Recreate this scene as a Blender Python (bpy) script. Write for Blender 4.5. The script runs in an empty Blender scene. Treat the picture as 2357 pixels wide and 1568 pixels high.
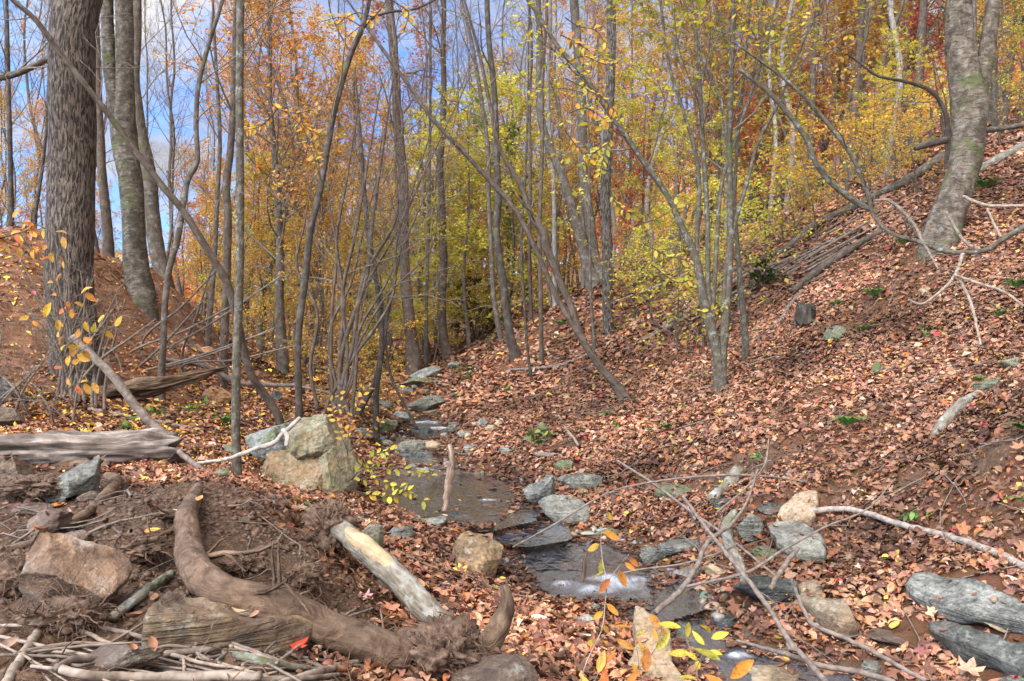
import bpy, math, random
import numpy as np
from mathutils import Vector, Matrix

SC = bpy.context.scene
COL = SC.collection
PI = math.pi
# photograph measured on a 2357 x 1568 copy; camera looks level along +Y
F, CX, CY, CZ = 1830.0, 1178.5, 784.0, 1.70

def P(u, v, d):
    """point seen at (u, v) of the measured copy, d metres away along the view axis"""
    return np.array([d*(u-CX)/F, d, CZ - d*(v-CY)/F])

# ------------------------------------------------------------------ noise
def _hash(ix, iy, iz, seed):
    h = (ix.astype(np.int64)*374761393 + iy.astype(np.int64)*668265263 + iz.astype(np.int64)*2147483647*3 + seed*144665) & 0xffffffff
    h = ((h ^ (h >> 13))*1274126177) & 0xffffffff
    h = h ^ (h >> 16)
    return (h & 0xffff)/65535.0*2-1

def vnoise(p, seed=0):
    p = np.asarray(p, float)
    i = np.floor(p).astype(np.int64); f = p-i
    f = f*f*f*(f*(f*6-15)+10)
    r = 0
    for dx in (0, 1):
        wx = f[:, 0] if dx else 1-f[:, 0]
        for dy in (0, 1):
            wy = f[:, 1] if dy else 1-f[:, 1]
            for dz in (0, 1):
                wz = f[:, 2] if dz else 1-f[:, 2]
                r = r + wx*wy*wz*_hash(i[:, 0]+dx, i[:, 1]+dy, i[:, 2]+dz, seed)
    return r

def fbm(p, octv=4, seed=0, gain=.5):
    p = np.asarray(p, float); a = 1.0; s = 0
    for k in range(octv):
        s = s + a*vnoise(p, seed+k*17); p = p*2.03+7.1; a *= gain
    return s

def norm(v):
    return v/np.maximum(np.linalg.norm(v, axis=-1, keepdims=True), 1e-9)

# ------------------------------------------------------------------ mesh building
class MB:
    """collects vertices, triangles and quads (with uv and a colour per vertex) for ONE mesh"""
    def __init__(s):
        s.v = []; s.q = []; s.t = []; s.quv = []; s.tuv = []; s.c = []; s.n = 0
    def add(s, v, quads=None, tris=None, quv=None, tuv=None, col=None):
        v = np.asarray(v, float).reshape(-1, 3)
        s.v.append(v)
        if col is None: col = np.ones((len(v), 3))
        col = np.asarray(col, float)
        if col.ndim == 1: col = np.tile(col, (len(v), 1))
        s.c.append(col)
        if quads is not None and len(quads):
            quads = np.asarray(quads, np.int64).reshape(-1, 4)
            s.q.append(quads+s.n); s.quv.append(np.zeros((len(quads), 4, 2)) if quv is None else quv)
        if tris is not None and len(tris):
            tris = np.asarray(tris, np.int64).reshape(-1, 3)
            s.t.append(tris+s.n); s.tuv.append(np.zeros((len(tris), 3, 2)) if tuv is None else tuv)
        s.n += len(v)
    def mesh(s, name, mat, smooth=True, origin=None):
        me = bpy.data.meshes.new(name)
        v = np.concatenate(s.v) if s.v else np.zeros((0, 3))
        if origin is not None: v = v-np.asarray(origin)
        q = np.concatenate(s.q) if s.q else np.zeros((0, 4), np.int64)
        t = np.concatenate(s.t) if s.t else np.zeros((0, 3), np.int64)
        nq, nt = len(q), len(t)
        me.vertices.add(len(v)); me.vertices.foreach_set('co', v.astype(np.float32).ravel())
        me.loops.add(nq*4+nt*3)
        me.loops.foreach_set('vertex_index', np.concatenate([q.ravel(), t.ravel()]).astype(np.int32))
        me.polygons.add(nq+nt)
        st = np.concatenate([np.arange(nq)*4, nq*4+np.arange(nt)*3]).astype(np.int32)
        me.polygons.foreach_set('loop_start', st)
        me.update(calc_edges=True)
        me.polygons.foreach_set('use_smooth', np.full(nq+nt, smooth, bool))
        uv = me.uv_layers.new(name='uv')
        quv = np.concatenate(s.quv).reshape(-1, 2) if s.quv else np.zeros((0, 2))
        tuv = np.concatenate(s.tuv).reshape(-1, 2) if s.tuv else np.zeros((0, 2))
        uv.data.foreach_set('uv', np.concatenate([quv, tuv]).astype(np.float32).ravel())
        c = np.concatenate(s.c) if s.c else np.zeros((0, 3))
        at = me.attributes.new('Col', 'FLOAT_COLOR', 'POINT')
        at.data.foreach_set('color', np.concatenate([c, np.ones((len(c), 1))], 1).astype(np.float32).ravel())
        if mat is not None: me.materials.append(mat)
        me.validate()
        return me

def link(name, me, parent=None, loc=None):
    o = bpy.data.objects.new(name, me); COL.objects.link(o)
    if parent is not None: o.parent = parent
    if loc is not None: o.location = loc
    return o

def tag(o, label=None, cat=None, group=None, kind=None):
    if label: o['label'] = label
    if cat: o['category'] = cat
    if group: o['group'] = group
    if kind: o['kind'] = kind
    return o

def root(name, label, cat, loc=(0, 0, 0), group=None):
    o = bpy.data.objects.new(name, None); COL.objects.link(o); o.location = loc
    o.empty_display_size = .1
    return tag(o, label, cat, group)

def copy_tree(o, parent=None):
    c = o.copy(); COL.objects.link(c)
    if parent is not None: c.parent = parent
    for ch in o.children: copy_tree(ch, c)
    return c

# ------------------------------------------------------------------ tubes
def catmull(pts, n):
    """pts (k, m) -> n samples, spaced evenly along the chord length"""
    p = np.asarray(pts, float); k = len(p)
    if k == 2:
        t = np.linspace(0, 1, n)[:, None]; return p[0]*(1-t)+p[1]*t
    L = np.concatenate([[0], np.cumsum(np.linalg.norm(np.diff(p[:, :3], axis=0), axis=1))])
    s = np.linspace(0, L[-1], n)
    i = np.clip(np.searchsorted(L, s, 'right')-1, 0, k-2)
    t = ((s-L[i])/np.maximum(L[i+1]-L[i], 1e-9))[:, None]
    p0 = p[np.maximum(i-1, 0)]; p1 = p[i]; p2 = p[i+1]; p3 = p[np.minimum(i+2, k-1)]
    h1 = np.maximum(L[i+1]-L[i], 1e-9)[:, None]
    m1 = (p2-p0)/np.maximum(L[i+1]-L[np.maximum(i-1, 0)], 1e-9)[:, None]*h1
    m2 = (p3-p1)/np.maximum(L[np.minimum(i+2, k-1)]-L[i], 1e-9)[:, None]*h1
    return (2*t**3-3*t**2+1)*p1+(t**3-2*t**2+t)*m1+(-2*t**3+3*t**2)*p2+(t**3-t**2)*m2

def tubes(mb, Pn, R, ns=6, col=None, rough=0.0, seed=0, cap=False, flat=1.0):
    """Pn (N,K,3) centre lines, R (N,K) radii"""
    Pn = np.asarray(Pn, float); R = np.asarray(R, float)
    if Pn.ndim == 2: Pn = Pn[None]; R = R[None]
    N, K, _ = Pn.shape
    if N == 0: return
    T = np.gradient(Pn, axis=1); T = norm(T)
    D = norm(Pn[:, -1]-Pn[:, 0])
    ref = np.where(np.abs(D[:, 2:3]) < .75, np.array([[0, 0, 1.]]), np.array([[0, 1., 0]]))
    A = norm(np.cross(T, ref[:, None, :])); B = np.cross(T, A)
    th = np.linspace(0, 2*PI, ns, endpoint=False)
    rr = np.repeat(R[:, :, None], ns, 2)
    if rough:
        c0 = Pn[:, :, None, :]+(np.cos(th)[None, None, :, None]*A[:, :, None]+np.sin(th)[None, None, :, None]*B[:, :, None])*R[:, :, None, None]
        q = c0.reshape(-1, 3)/np.maximum(R.mean(), 1e-4)
        rr = rr*(1+rough*fbm(q*.8, 3, seed)).reshape(N, K, ns)
    V = Pn[:, :, None, :]+(np.cos(th)[None, None, :, None]*A[:, :, None]+flat*np.sin(th)[None, None, :, None]*B[:, :, None])*rr[..., None]
    idx = np.arange(N*K*ns).reshape(N, K, ns)
    nx = np.roll(idx, -1, 2)
    quads = np.stack([idx[:, :-1], nx[:, :-1], nx[:, 1:], idx[:, 1:]], -1).reshape(-1, 4)
    Ls = np.concatenate([np.zeros((N, 1)), np.cumsum(np.linalg.norm(np.diff(Pn, axis=1), axis=2), 1)], 1)
    per = 2*PI*np.maximum(R.mean(1), 1e-4)
    ua = np.arange(ns)/ns; ub = (np.arange(ns)+1)/ns
    U0 = per[:, None, None]*ua[None, None]+np.zeros((N, K-1, ns)); U1 = per[:, None, None]*ub[None, None]+np.zeros((N, K-1, ns))
    V0 = np.repeat(Ls[:, :-1, None], ns, 2); V1 = np.repeat(Ls[:, 1:, None], ns, 2)
    off = (np.arange(N)*3.17)[:, None, None]
    quv = np.stack([np.stack([U0, V0+off], -1), np.stack([U1, V0+off], -1), np.stack([U1, V1+off], -1), np.stack([U0, V1+off], -1)], 3).reshape(-1, 4, 2)
    vv = V.reshape(-1, 3)
    tr = None
    if cap:
        ctr = np.concatenate([Pn[:, 0], Pn[:, -1]]); nb = len(vv)
        a = idx[:, 0]; b = nx[:, 0]; c = np.repeat((nb+np.arange(N))[:, None], ns, 1)
        a2 = idx[:, -1]; b2 = nx[:, -1]; c2 = np.repeat((nb+N+np.arange(N))[:, None], ns, 1)
        tr = np.concatenate([np.stack([b, a, c], -1).reshape(-1, 3), np.stack([a2, b2, c2], -1).reshape(-1, 3)])
        vv = np.concatenate([vv, ctr])
    mb.add(vv, quads, tr, quv, None, col)

def polyline(start, direc, length, K, rng, bend=0.0, wander=.15):
    """N wandering lines; bend > 0 turns them upward"""
    start = np.asarray(start, float); N = len(start)
    length = np.broadcast_to(np.asarray(length, float), (N,))
    d = norm(np.asarray(direc, float)); out = [start]
    up = np.array([0, 0, 1.])
    bend = np.broadcast_to(np.asarray(bend, float), (N,))[:, None]
    for k in range(K-1):
        d = norm(d+bend*up/(K-1)+wander*rng.normal(size=(N, 3)))
        out.append(out[-1]+d*(length/(K-1))[:, None])
    return np.stack(out, 1)

def spawn(Pn, n, rng, t0=.2, t1=1., ang=(30, 60), flat=1.0, upbias=0.0):
    """n children on each of the N lines -> start, direction, parent index, t"""
    N, K, _ = Pn.shape
    par = np.repeat(np.arange(N), n)
    t = np.tile((np.arange(n)+.5)/n, N)+rng.uniform(-.5, .5, N*n)/n
    t = t0+(t1-t0)*np.clip(t, 0, 1)
    x = t*(K-1); i = np.minimum(x.astype(int), K-2); f = (x-i)[:, None]
    a = Pn[par, i]; b = Pn[par, i+1]
    s = a*(1-f)+b*f; tg = norm(b-a)
    r = rng.normal(size=(len(par), 3)); r[:, 2] *= flat
    r[:, 2] += upbias
    r = r-(r*tg).sum(1, keepdims=True)*tg; r = norm(r)
    an = np.radians(rng.uniform(ang[0], ang[1], len(par)))[:, None]
    return s, norm(np.cos(an)*tg+np.sin(an)*r), par, t

# ------------------------------------------------------------------ leaves
def leaf_oval(nl=4, w=.34, fold=.25, curl=.3, twist=0., droop=0.):
    t = np.linspace(0, 1, nl+1)
    wd = w*np.sin(PI*np.clip(t, .02, .985)**.85)**.8
    v = []; ph = curl*1.5*(t-.5); dt = 1/nl
    X = np.concatenate([[0], np.cumsum(np.cos((ph[1:]+ph[:-1])/2)*dt)]); Z = np.concatenate([[0], np.cumsum(np.sin((ph[1:]+ph[:-1])/2)*dt)])
    for k in range(nl+1):
        x = X[k]; z = Z[k]-droop*t[k]**2
        tw = twist*(t[k]-.5)
        for s in (-1, 0, 1):
            y = s*wd[k]; zz = z+abs(y)*fold+y*tw
            v.append((x, y*math.cos(fold*.8), zz))
    q = []
    for k in range(nl):
        b = k*3
        q += [(b, b+1, b+4, b+3), (b+1, b+2, b+5, b+4)]
    return np.array(v), np.array(q), None

def leaf_maple(curl=.25, seed=0, lobes=5):
    rg = np.random.default_rng(seed)
    ang = [200, 160, 128, 105, 84, 60, 46, 28, 12, 0]; rad = [.12, .42, .22, .62, .36, .95, .45, .78, .55, 1.1]
    pts = [(-.35, 0)]
    A = [175, 140, 112, 95, 80, 64, 50, 38, 25, 13, 0]; Rr = [.22, .44, .68, .52, .46, .72, .96, .72, .56, .80, 1.08]
    up = [(r*math.cos(math.radians(a))*.62, r*math.sin(math.radians(a))*.62) for a, r in zip(A, Rr)]
    dn = [(x, -y) for x, y in up[:-1]][::-1]
    ol = np.array(up+dn); n = len(ol)
    v = np.zeros((n+1, 3)); v[1:, :2] = ol
    rr = np.hypot(v[:, 0], v[:, 1]); v[:, 2] = curl*rr**2+.10*rg.normal(size=n+1)*rr
    v[:, 0] += .4
    t = np.array([(0, 1+k, 1+(k+1) % n) for k in range(n)])
    return v, None, t

def leaf_quad(w=.42, fold=.2):
    v = np.array([(0, 0, 0), (.5, -w, fold*w), (1, 0, 0), (.5, w, fold*w)], float)
    return v, np.array([(0, 1, 2, 3)]), None

def place_leaves(mb, tmpl, pos, x, nrm, size, col):
    """leaf lies along x with its face towards nrm"""
    if len(pos) == 0: return
    v, q, t = tmpl
    x = norm(x); y = norm(np.cross(nrm, x)); z = np.cross(x, y)
    M = np.stack([x, y, z], 2)
    V = np.einsum('nij,kj->nki', M, v)*np.asarray(size)[:, None, None]+pos[:, None, :]
    n, k = len(pos), len(v)
    off = (np.arange(n)*k)[:, None, None]
    mb.add(V.reshape(-1, 3), None if q is None else (q[None]+off).reshape(-1, 4), None if t is None else (t[None]+off).reshape(-1, 3),
           col=np.repeat(col, k, 0))

def pick(pal, n, rng, var=.18):
    """n colours from a palette [(weight, (r,g,b)), ...]"""
    w = np.array([p[0] for p in pal], float); c = np.array([p[1] for p in pal])
    i = rng.choice(len(c), n, p=w/w.sum())
    return np.clip(c[i]*(1+var*rng.normal(size=(n, 1)))*(1+.06*rng.normal(size=(n, 3))), .004, .9)

PAL = {
 'litter': [(5, (.30, .140, .072)), (4.8, (.215, .100, .058)), (2.4, (.365, .195, .115)), (3.4, (.118, .056, .036)), (1.5, (.34, .122, .048)), (.4, (.44, .28, .18)), (.16, (.55, .35, .06)), (.07, (.48, .06, .05))],
 'orange': [(4, (.66, .26, .055)), (3, (.70, .36, .07)), (2, (.56, .17, .045)), (1, (.64, .43, .08))],
 'gold': [(4, (.70, .39, .055)), (3, (.66, .29, .05)), (2, (.66, .47, .07)), (.4, (.46, .42, .06))],
 'yellowgreen': [(4, (.60, .51, .065)), (2, (.45, .45, .06)), (3, (.68, .48, .06)), (.4, (.28, .34, .045))],
 'olive': [(4, (.50, .40, .035)), (3, (.40, .36, .035)), (2.5, (.58, .37, .035)), (.6, (.26, .29, .03))],
 'green': [(4, (.17, .24, .035)), (3, (.30, .31, .035)), (2, (.10, .15, .03)), (1, (.4, .36, .04))],
 'red': [(4, (.60, .08, .06)), (3, (.58, .13, .09)), (2, (.52, .20, .07))],
 'rust': [(4, (.50, .19, .07)), (3, (.40, .14, .06)), (2, (.58, .27, .09))],
 'dark': [(4, (.035, .065, .022)), (2, (.06, .09, .03)), (1, (.14, .16, .03))],
}
# ------------------------------------------------------------------ materials
def newmat(name):
    m = bpy.data.materials.new(name); m.use_nodes = True
    nt = m.node_tree; nt.nodes.clear()
    out = nt.nodes.new('ShaderNodeOutputMaterial')
    return m, nt, out

class NG:
    def __init__(s, nt): s.nt = nt
    def n(s, typ, **kw):
        nd = s.nt.nodes.new(typ)
        for k, v in kw.items():
            if k in nd.inputs.keys() if hasattr(nd.inputs, 'keys') else False: nd.inputs[k].default_value = v
            else: setattr(nd, k, v)
        return nd
    def l(s, a, b): s.nt.links.new(a, b)
    def noise(s, vec, scale, detail=5, rough=.55, dist=0.):
        nd = s.nt.nodes.new('ShaderNodeTexNoise'); nd.inputs['Scale'].default_value = scale
        nd.inputs['Detail'].default_value = detail; nd.inputs['Roughness'].default_value = rough; nd.inputs['Distortion'].default_value = dist
        s.l(vec, nd.inputs['Vector']); return nd
    def vor(s, vec, scale, feature='F1'):
        nd = s.nt.nodes.new('ShaderNodeTexVoronoi'); nd.feature = feature; nd.inputs['Scale'].default_value = scale
        s.l(vec, nd.inputs['Vector']); return nd
    def ramp(s, fac, stops):
        nd = s.nt.nodes.new('ShaderNodeValToRGB'); e = nd.color_ramp.elements
        while len(e) < len(stops): e.new(.5)
        for k, (p, c) in enumerate(stops):
            e[k].position = p; e[k].color = (c[0], c[1], c[2], 1) if not isinstance(c, (int, float)) else (c, c, c, 1)
        s.l(fac, nd.inputs['Fac']); return nd
    def mix(s, fac, a, b, mode='MIX'):
        nd = s.nt.nodes.new('ShaderNodeMix'); nd.data_type = 'RGBA'; nd.blend_type = mode
        for sk, val in ((nd.inputs[0], fac), (nd.inputs[6], a), (nd.inputs[7], b)):
            if isinstance(val, (int, float)): sk.default_value = val
            elif isinstance(val, tuple): sk.default_value = (val[0], val[1], val[2], 1)
            else: s.l(val, sk)
        return nd.outputs[2]
    def math(s, op, a, b=0.):
        nd = s.nt.nodes.new('ShaderNodeMath'); nd.operation = op
        for sk, val in ((nd.inputs[0], a), (nd.inputs[1], b)):
            if isinstance(val, (int, float)): sk.default_value = val
            else: s.l(val, sk)
        return nd.outputs[0]
    def mapping(s, vec, scale=(1, 1, 1), rot=(0, 0, 0)):
        nd = s.nt.nodes.new('ShaderNodeMapping'); nd.inputs['Scale'].default_value = scale; nd.inputs['Rotation'].default_value = rot
        s.l(vec, nd.inputs['Vector']); return nd.outputs[0]
    def bump(s, h, strength=.5, dist=.01, nrm=None):
        nd = s.nt.nodes.new('ShaderNodeBump'); nd.inputs['Strength'].default_value = strength; nd.inputs['Distance'].default_value = dist
        s.l(h, nd.inputs['Height'])
        if nrm is not None: s.l(nrm, nd.inputs['Normal'])
        return nd.outputs[0]
    def bsdf(s, col, rough=.8, nrm=None, spec=.25):
        nd = s.nt.nodes.new('ShaderNodeBsdfPrincipled')
        if isinstance(col, tuple): nd.inputs['Base Color'].default_value = (col[0], col[1], col[2], 1)
        else: s.l(col, nd.inputs['Base Color'])
        if isinstance(rough, (int, float)): nd.inputs['Roughness'].default_value = rough
        else: s.l(rough, nd.inputs['Roughness'])
        nd.inputs['Specular IOR Level'].default_value = spec
        if nrm is not None: s.l(nrm, nd.inputs['Normal'])
        return nd.outputs[0]

def texco(g, which='Object'):
    return g.nt.nodes.new('ShaderNodeTexCoord').outputs[which]
def worldpos(g):
    return g.nt.nodes.new('ShaderNodeNewGeometry').outputs['Position']
def colattr(g):
    a = g.nt.nodes.new('ShaderNodeAttribute'); a.attribute_name = 'Col'; return a.outputs['Color']

def mat_bark(name, base, dark, light, kind='smooth', moss=0.0, lichen=.3, scale=1.0):
    m, nt, out = newmat(name); g = NG(nt)
    uv = texco(g, 'UV'); ob = texco(g, 'Object')
    if kind == 'furrow':
        mp = g.mapping(uv, (58*scale, 9*scale, 1)); n1 = g.noise(mp, 1.0, 4, .55, .5); r = g.ramp(n1.outputs['Fac'], [(.40, 0.), (.50, .6), (.62, 1.)])
        v2 = g.noise(g.mapping(uv, (90*scale, 30*scale, 1)), 1.0, 4, .6)
        h = g.math('ADD', r.outputs['Color'], g.math('MULTIPLY', v2.outputs['Fac'], .35))
        c = g.mix(r.outputs['Color'], dark, base); c = g.mix(g.math('MULTIPLY', v2.outputs['Fac'], r.outputs['Color']), c, light)
        bs, bd = 1.0, .022
    elif kind == 'ring':
        n1 = g.noise(g.mapping(uv, (13*scale, 34*scale, 1)), 1.0, 6, .65, 1.0); r = g.ramp(n1.outputs['Fac'], [(.36, 0.), (.46, .72), (.7, 1.)])
        v2 = g.noise(g.mapping(uv, (14*scale, 10*scale, 1)), 1.0, 5, .6); h = g.math('ADD', g.math('MULTIPLY', r.outputs['Color'], .6), v2.outputs['Fac'])
        c = g.mix(r.outputs['Color'], dark, base); rr = g.ramp(v2.outputs['Fac'], [(.48, 0.), (.62, 1.)])
        c = g.mix(g.math('MULTIPLY', rr.outputs['Color'], .75), c, light)
        v3 = g.noise(g.mapping(uv, (7*scale, 4*scale, 1)), 1.0, 7, .72, .5); c = g.mix(g.ramp(v3.outputs['Fac'], [(.42, .8), (.54, 0.)]).outputs['Color'], c, dark)
        h = g.math('ADD', h, g.math('MULTIPLY', v3.outputs['Fac'], .7))
        bs, bd = .9, .018
    else:
        n1 = g.noise(g.mapping(uv, (30*scale, 9*scale, 1)), 1.0, 5, .62, .4); r = g.ramp(n1.outputs['Fac'], [(.33, 0.), (.55, .7), (.75, 1.)])
        v2 = g.noise(g.mapping(uv, (9*scale, 5*scale, 1)), 1.0, 5, .65); h = g.math('ADD', r.outputs['Color'], v2.outputs['Fac'])
        c = g.mix(r.outputs['Color'], dark, base); rr = g.ramp(v2.outputs['Fac'], [(.5, 0.), (.64, 1.)])
        c = g.mix(g.math('MULTIPLY', rr.outputs['Color'], .6), c, light)
        bs, bd = .7, .008
    if lichen:
        ln = g.noise(ob, 9.0, 6, .7); lr = g.ramp(ln.outputs['Fac'], [(.58, 0.), (.64, 1.)])
        c = g.mix(g.math('MULTIPLY', lr.outputs['Color'], lichen), c, (.38, .41, .36))
    if moss:
        mn = g.noise(ob, 3.2, 6, .65); mr = g.ramp(mn.outputs['Fac'], [(.62-moss*.25, 0.), (.72-moss*.2, 1.)])
        c = g.mix(g.math('MULTIPLY', mr.outputs['Color'], .75), c, (.085, .095, .028))
    b = g.bsdf(c, .85, g.bump(h, bs, bd), .2); g.l(b, out.inputs[0]); return m

def mat_twig(name, c1, c2, sc=30):
    m, nt, out = newmat(name); g = NG(nt)
    n1 = g.noise(texco(g, 'Object'), sc, 4, .6); r = g.ramp(n1.outputs['Fac'], [(.35, c1), (.65, c2)])
    g.l(g.bsdf(r.outputs['Color'], .8, g.bump(n1.outputs['Fac'], .5, .004), .25), out.inputs[0]); return m

def mat_leaf(name, trans=.45, rough=.55, spec=.25, mottle=False):
    m, nt, out = newmat(name); g = NG(nt)
    c = colattr(g)
    if mottle:
        w = texco(g, 'Object'); n1 = g.noise(w, 60, 5, .7); n2 = g.noise(w, 260, 3, .6)
        c = g.mix(1., c, g.ramp(n1.outputs['Fac'], [(.34, (.45, .36, .3)), (.46, (.95, .9, .9)), (.66, (1.15, 1.1, 1.))]).outputs['Color'], 'MULTIPLY')
        c = g.mix(1., c, g.ramp(n2.outputs['Fac'], [(.3, .75), (.7, 1.15)]).outputs['Color'], 'MULTIPLY')
    b = g.bsdf(c, rough, None, spec)
    if trans:
        t = nt.nodes.new('ShaderNodeBsdfTranslucent'); g.l(c, t.inputs['Color'])
        mx = nt.nodes.new('ShaderNodeMixShader'); mx.inputs[0].default_value = trans
        g.l(b, mx.inputs[1]); g.l(t.outputs[0], mx.inputs[2]); b = mx.outputs[0]
    g.l(b, out.inputs[0]); return m

def mat_litter():
    m, nt, out = newmat('leaf_litter'); g = NG(nt)
    c = colattr(g)
    n1 = g.noise(worldpos(g), 55, 4, .6); r = g.ramp(n1.outputs['Fac'], [(.3, .72), (.7, 1.22)])
    c = g.mix(1.0, c, r.outputs['Color'], 'MULTIPLY')
    g.l(g.bsdf(c, .75, g.bump(n1.outputs['Fac'], .3, .006), .15), out.inputs[0]); return m

def mat_rock(name, base, dark, light, scale=1.0, moss=0.0, band=0.0, rust=0.0, dirt=0.0, rough=.75, spec=.3, vc=False):
    m, nt, out = newmat(name); g = NG(nt)
    oi = nt.nodes.new('ShaderNodeObjectInfo').outputs['Random']
    va = nt.nodes.new('ShaderNodeVectorMath'); va.operation = 'ADD'; g.l(texco(g, 'Object'), va.inputs[0]); g.l(g.math('MULTIPLY', oi, 40.), va.inputs[1]); ob = va.outputs[0]
    n1 = g.noise(ob, 3.5*scale, 8, .65, .3); n2 = g.noise(ob, 26*scale, 6, .7); n3 = g.vor(ob, 90*scale)
    r = g.ramp(n1.outputs['Fac'], [(.32, dark), (.5, base), (.70, light)])
    r2 = g.ramp(n2.outputs['Fac'], [(.35, .62), (.5, 1.0), (.68, 1.3)])
    c = g.mix(1.0, r.outputs['Color'], r2.outputs['Color'], 'MULTIPLY')
    c = g.mix(1.0, c, g.ramp(oi, [(0., (.68, .70, .72)), (.5, (1., .97, .9)), (1., (1.2, 1.12, 1.0))]).outputs['Color'], 'MULTIPLY')
    h = g.math('ADD', g.math('MULTIPLY', n1.outputs['Fac'], 1.2), g.math('MULTIPLY', n2.outputs['Fac'], .55))
    if band:
        bn = g.noise(g.mapping(ob, (2.0, 2.6, 34*scale), (.15, .1, 0)), 1.0, 4, .6, .5)
        br = g.ramp(bn.outputs['Fac'], [(.38, .55), (.52, 1.0), (.66, 1.25)])
        c = g.mix(band, c, g.mix(1.0, c, br.outputs['Color'], 'MULTIPLY')); h = g.math('ADD', h, g.math('MULTIPLY', bn.outputs['Fac'], band*1.2))
    if vc:
        sp = nt.nodes.new('ShaderNodeSeparateColor'); g.l(colattr(g), sp.inputs[0])
        gr = g.ramp(n1.outputs['Fac'], [(.34, (.12, .12, .108)), (.5, (.23, .23, .205)), (.68, (.38, .375, .34))])
        c = g.mix(sp.outputs[0], c, g.mix(1., gr.outputs['Color'], r2.outputs['Color'], 'MULTIPLY'))
        mn0 = g.noise(ob, 9, 6, .7); c = g.mix(g.math('MULTIPLY', sp.outputs[1], g.ramp(mn0.outputs['Fac'], [(.4, 0.), (.52, 1.)]).outputs['Color']), c, (.11, .135, .03))
    if rust:
        rn = g.noise(g.mapping(ob, (1, 1, 1), (.7, .3, 0)), 2.6*scale, 7, .68); rr = g.ramp(rn.outputs['Fac'], [(.46, 0.), (.64, 1.)])
        c = g.mix(g.math('MULTIPLY', rr.outputs['Color'], rust), c, (.36, .17, .06))
    if moss:
        mn = g.noise(ob, 4.2*scale, 7, .7); mr = g.ramp(mn.outputs['Fac'], [(.64-moss*.3, 0.), (.72-moss*.25, 1.)])
        c = g.mix(g.math('MULTIPLY', mr.outputs['Color'], .8), c, (.10, .115, .03))
    ln = g.noise(ob, 13*scale, 7, .75); lr = g.ramp(ln.outputs['Fac'], [(.56, 0.), (.62, 1.)])
    c = g.mix(g.math('MULTIPLY', lr.outputs['Color'], .32), c, (.40, .42, .36))
    dk = g.noise(ob, 8*scale, 7, .75); c = g.mix(1., c, g.ramp(dk.outputs['Fac'], [(.36, .45), (.48, 1.)]).outputs['Color'], 'MULTIPLY')
    if dirt:
        dn = g.noise(ob, 2.4*scale, 7, .7); dr = g.ramp(dn.outputs['Fac'], [(.6-dirt*.3, 0.), (.72-dirt*.2, 1.)])
        c = g.mix(g.math('MULTIPLY', dr.outputs['Color'], .9), c, (.115, .072, .048))
    cr = g.vor(g.mapping(ob, (1.0, 1.3, 1.9), (.4, .3, .2)), 2.6*scale, 'DISTANCE_TO_EDGE')
    ck = g.ramp(cr.outputs['Distance'], [(0., 0.), (.025, 1.)])
    h2 = g.math('ADD', h, g.math('MULTIPLY', ck.outputs['Color'], .07))
    g.l(g.bsdf(c, rough, g.bump(h2, 1.0, .035), spec), out.inputs[0]); return m

def mat_ground():
    """terrain: brown leaf floor, dark dug soil (Col red), orange clay bank (Col green), wet stream bed (Col blue)"""
    m, nt, out = newmat('forest_floor'); g = NG(nt)
    w = worldpos(g); sep = nt.nodes.new('ShaderNodeSeparateColor'); g.l(colattr(g), sep.inputs[0])
    n1 = g.noise(w, 16, 7, .7); n2 = g.noise(w, 75, 5, .7); n3 = g.noise(w, 1.3, 5, .6); v = g.vor(w, 26)
    leaf = g.mix(.8, g.ramp(n1.outputs['Fac'], [(.3, (.07, .035, .02)), (.5, (.22, .10, .05)), (.68, (.36, .18, .10))]).outputs['Color'], g.mix(.5, v.outputs['Color'], (.5, .3, .2)), 'MULTIPLY')
    leaf = g.mix(.5, leaf, (.18, .085, .042))
    soil = g.ramp(n1.outputs['Fac'], [(.28, (.050, .030, .018)), (.5, (.125, .076, .046)), (.74, (.225, .147, .096))]).outputs['Color']
    soil = g.mix(1., soil, g.ramp(n2.outputs['Fac'], [(.3, .5), (.7, 1.45)]).outputs['Color'], 'MULTIPLY')
    soil = g.mix(g.ramp(n3.outputs['Fac'], [(.42, 0.), (.62, .55)]).outputs['Color'], soil, g.mix(1., soil, (1.5, 1.15, .95), 'MULTIPLY'))
    cl1 = g.noise(g.mapping(w, (3, 3, 26), (0, .35, 0)), 1.0, 6, .7)
    clay = g.ramp(cl1.outputs['Fac'], [(.3, (.10, .045, .022)), (.5, (.24, .108, .05)), (.7, (.36, .185, .10))]).outputs['Color']
    clay = g.mix(1., clay, g.ramp(n2.outputs['Fac'], [(.3, .55), (.7, 1.35)]).outputs['Color'], 'MULTIPLY')
    bed = g.ramp(n1.outputs['Fac'], [(.3, (.05, .035, .025)), (.55, (.15, .10, .065)), (.75, (.22, .17, .12))]).outputs['Color']
    c = g.mix(sep.outputs[0], leaf, soil); c = g.mix(sep.outputs[1], c, clay); c = g.mix(sep.outputs[2], c, bed)
    h = g.math('ADD', n1.outputs['Fac'], g.math('MULTIPLY', n2.outputs['Fac'], .6))
    g.l(g.bsdf(c, .9, g.bump(h, 1.0, .035), .15), out.inputs[0]); return m

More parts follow.
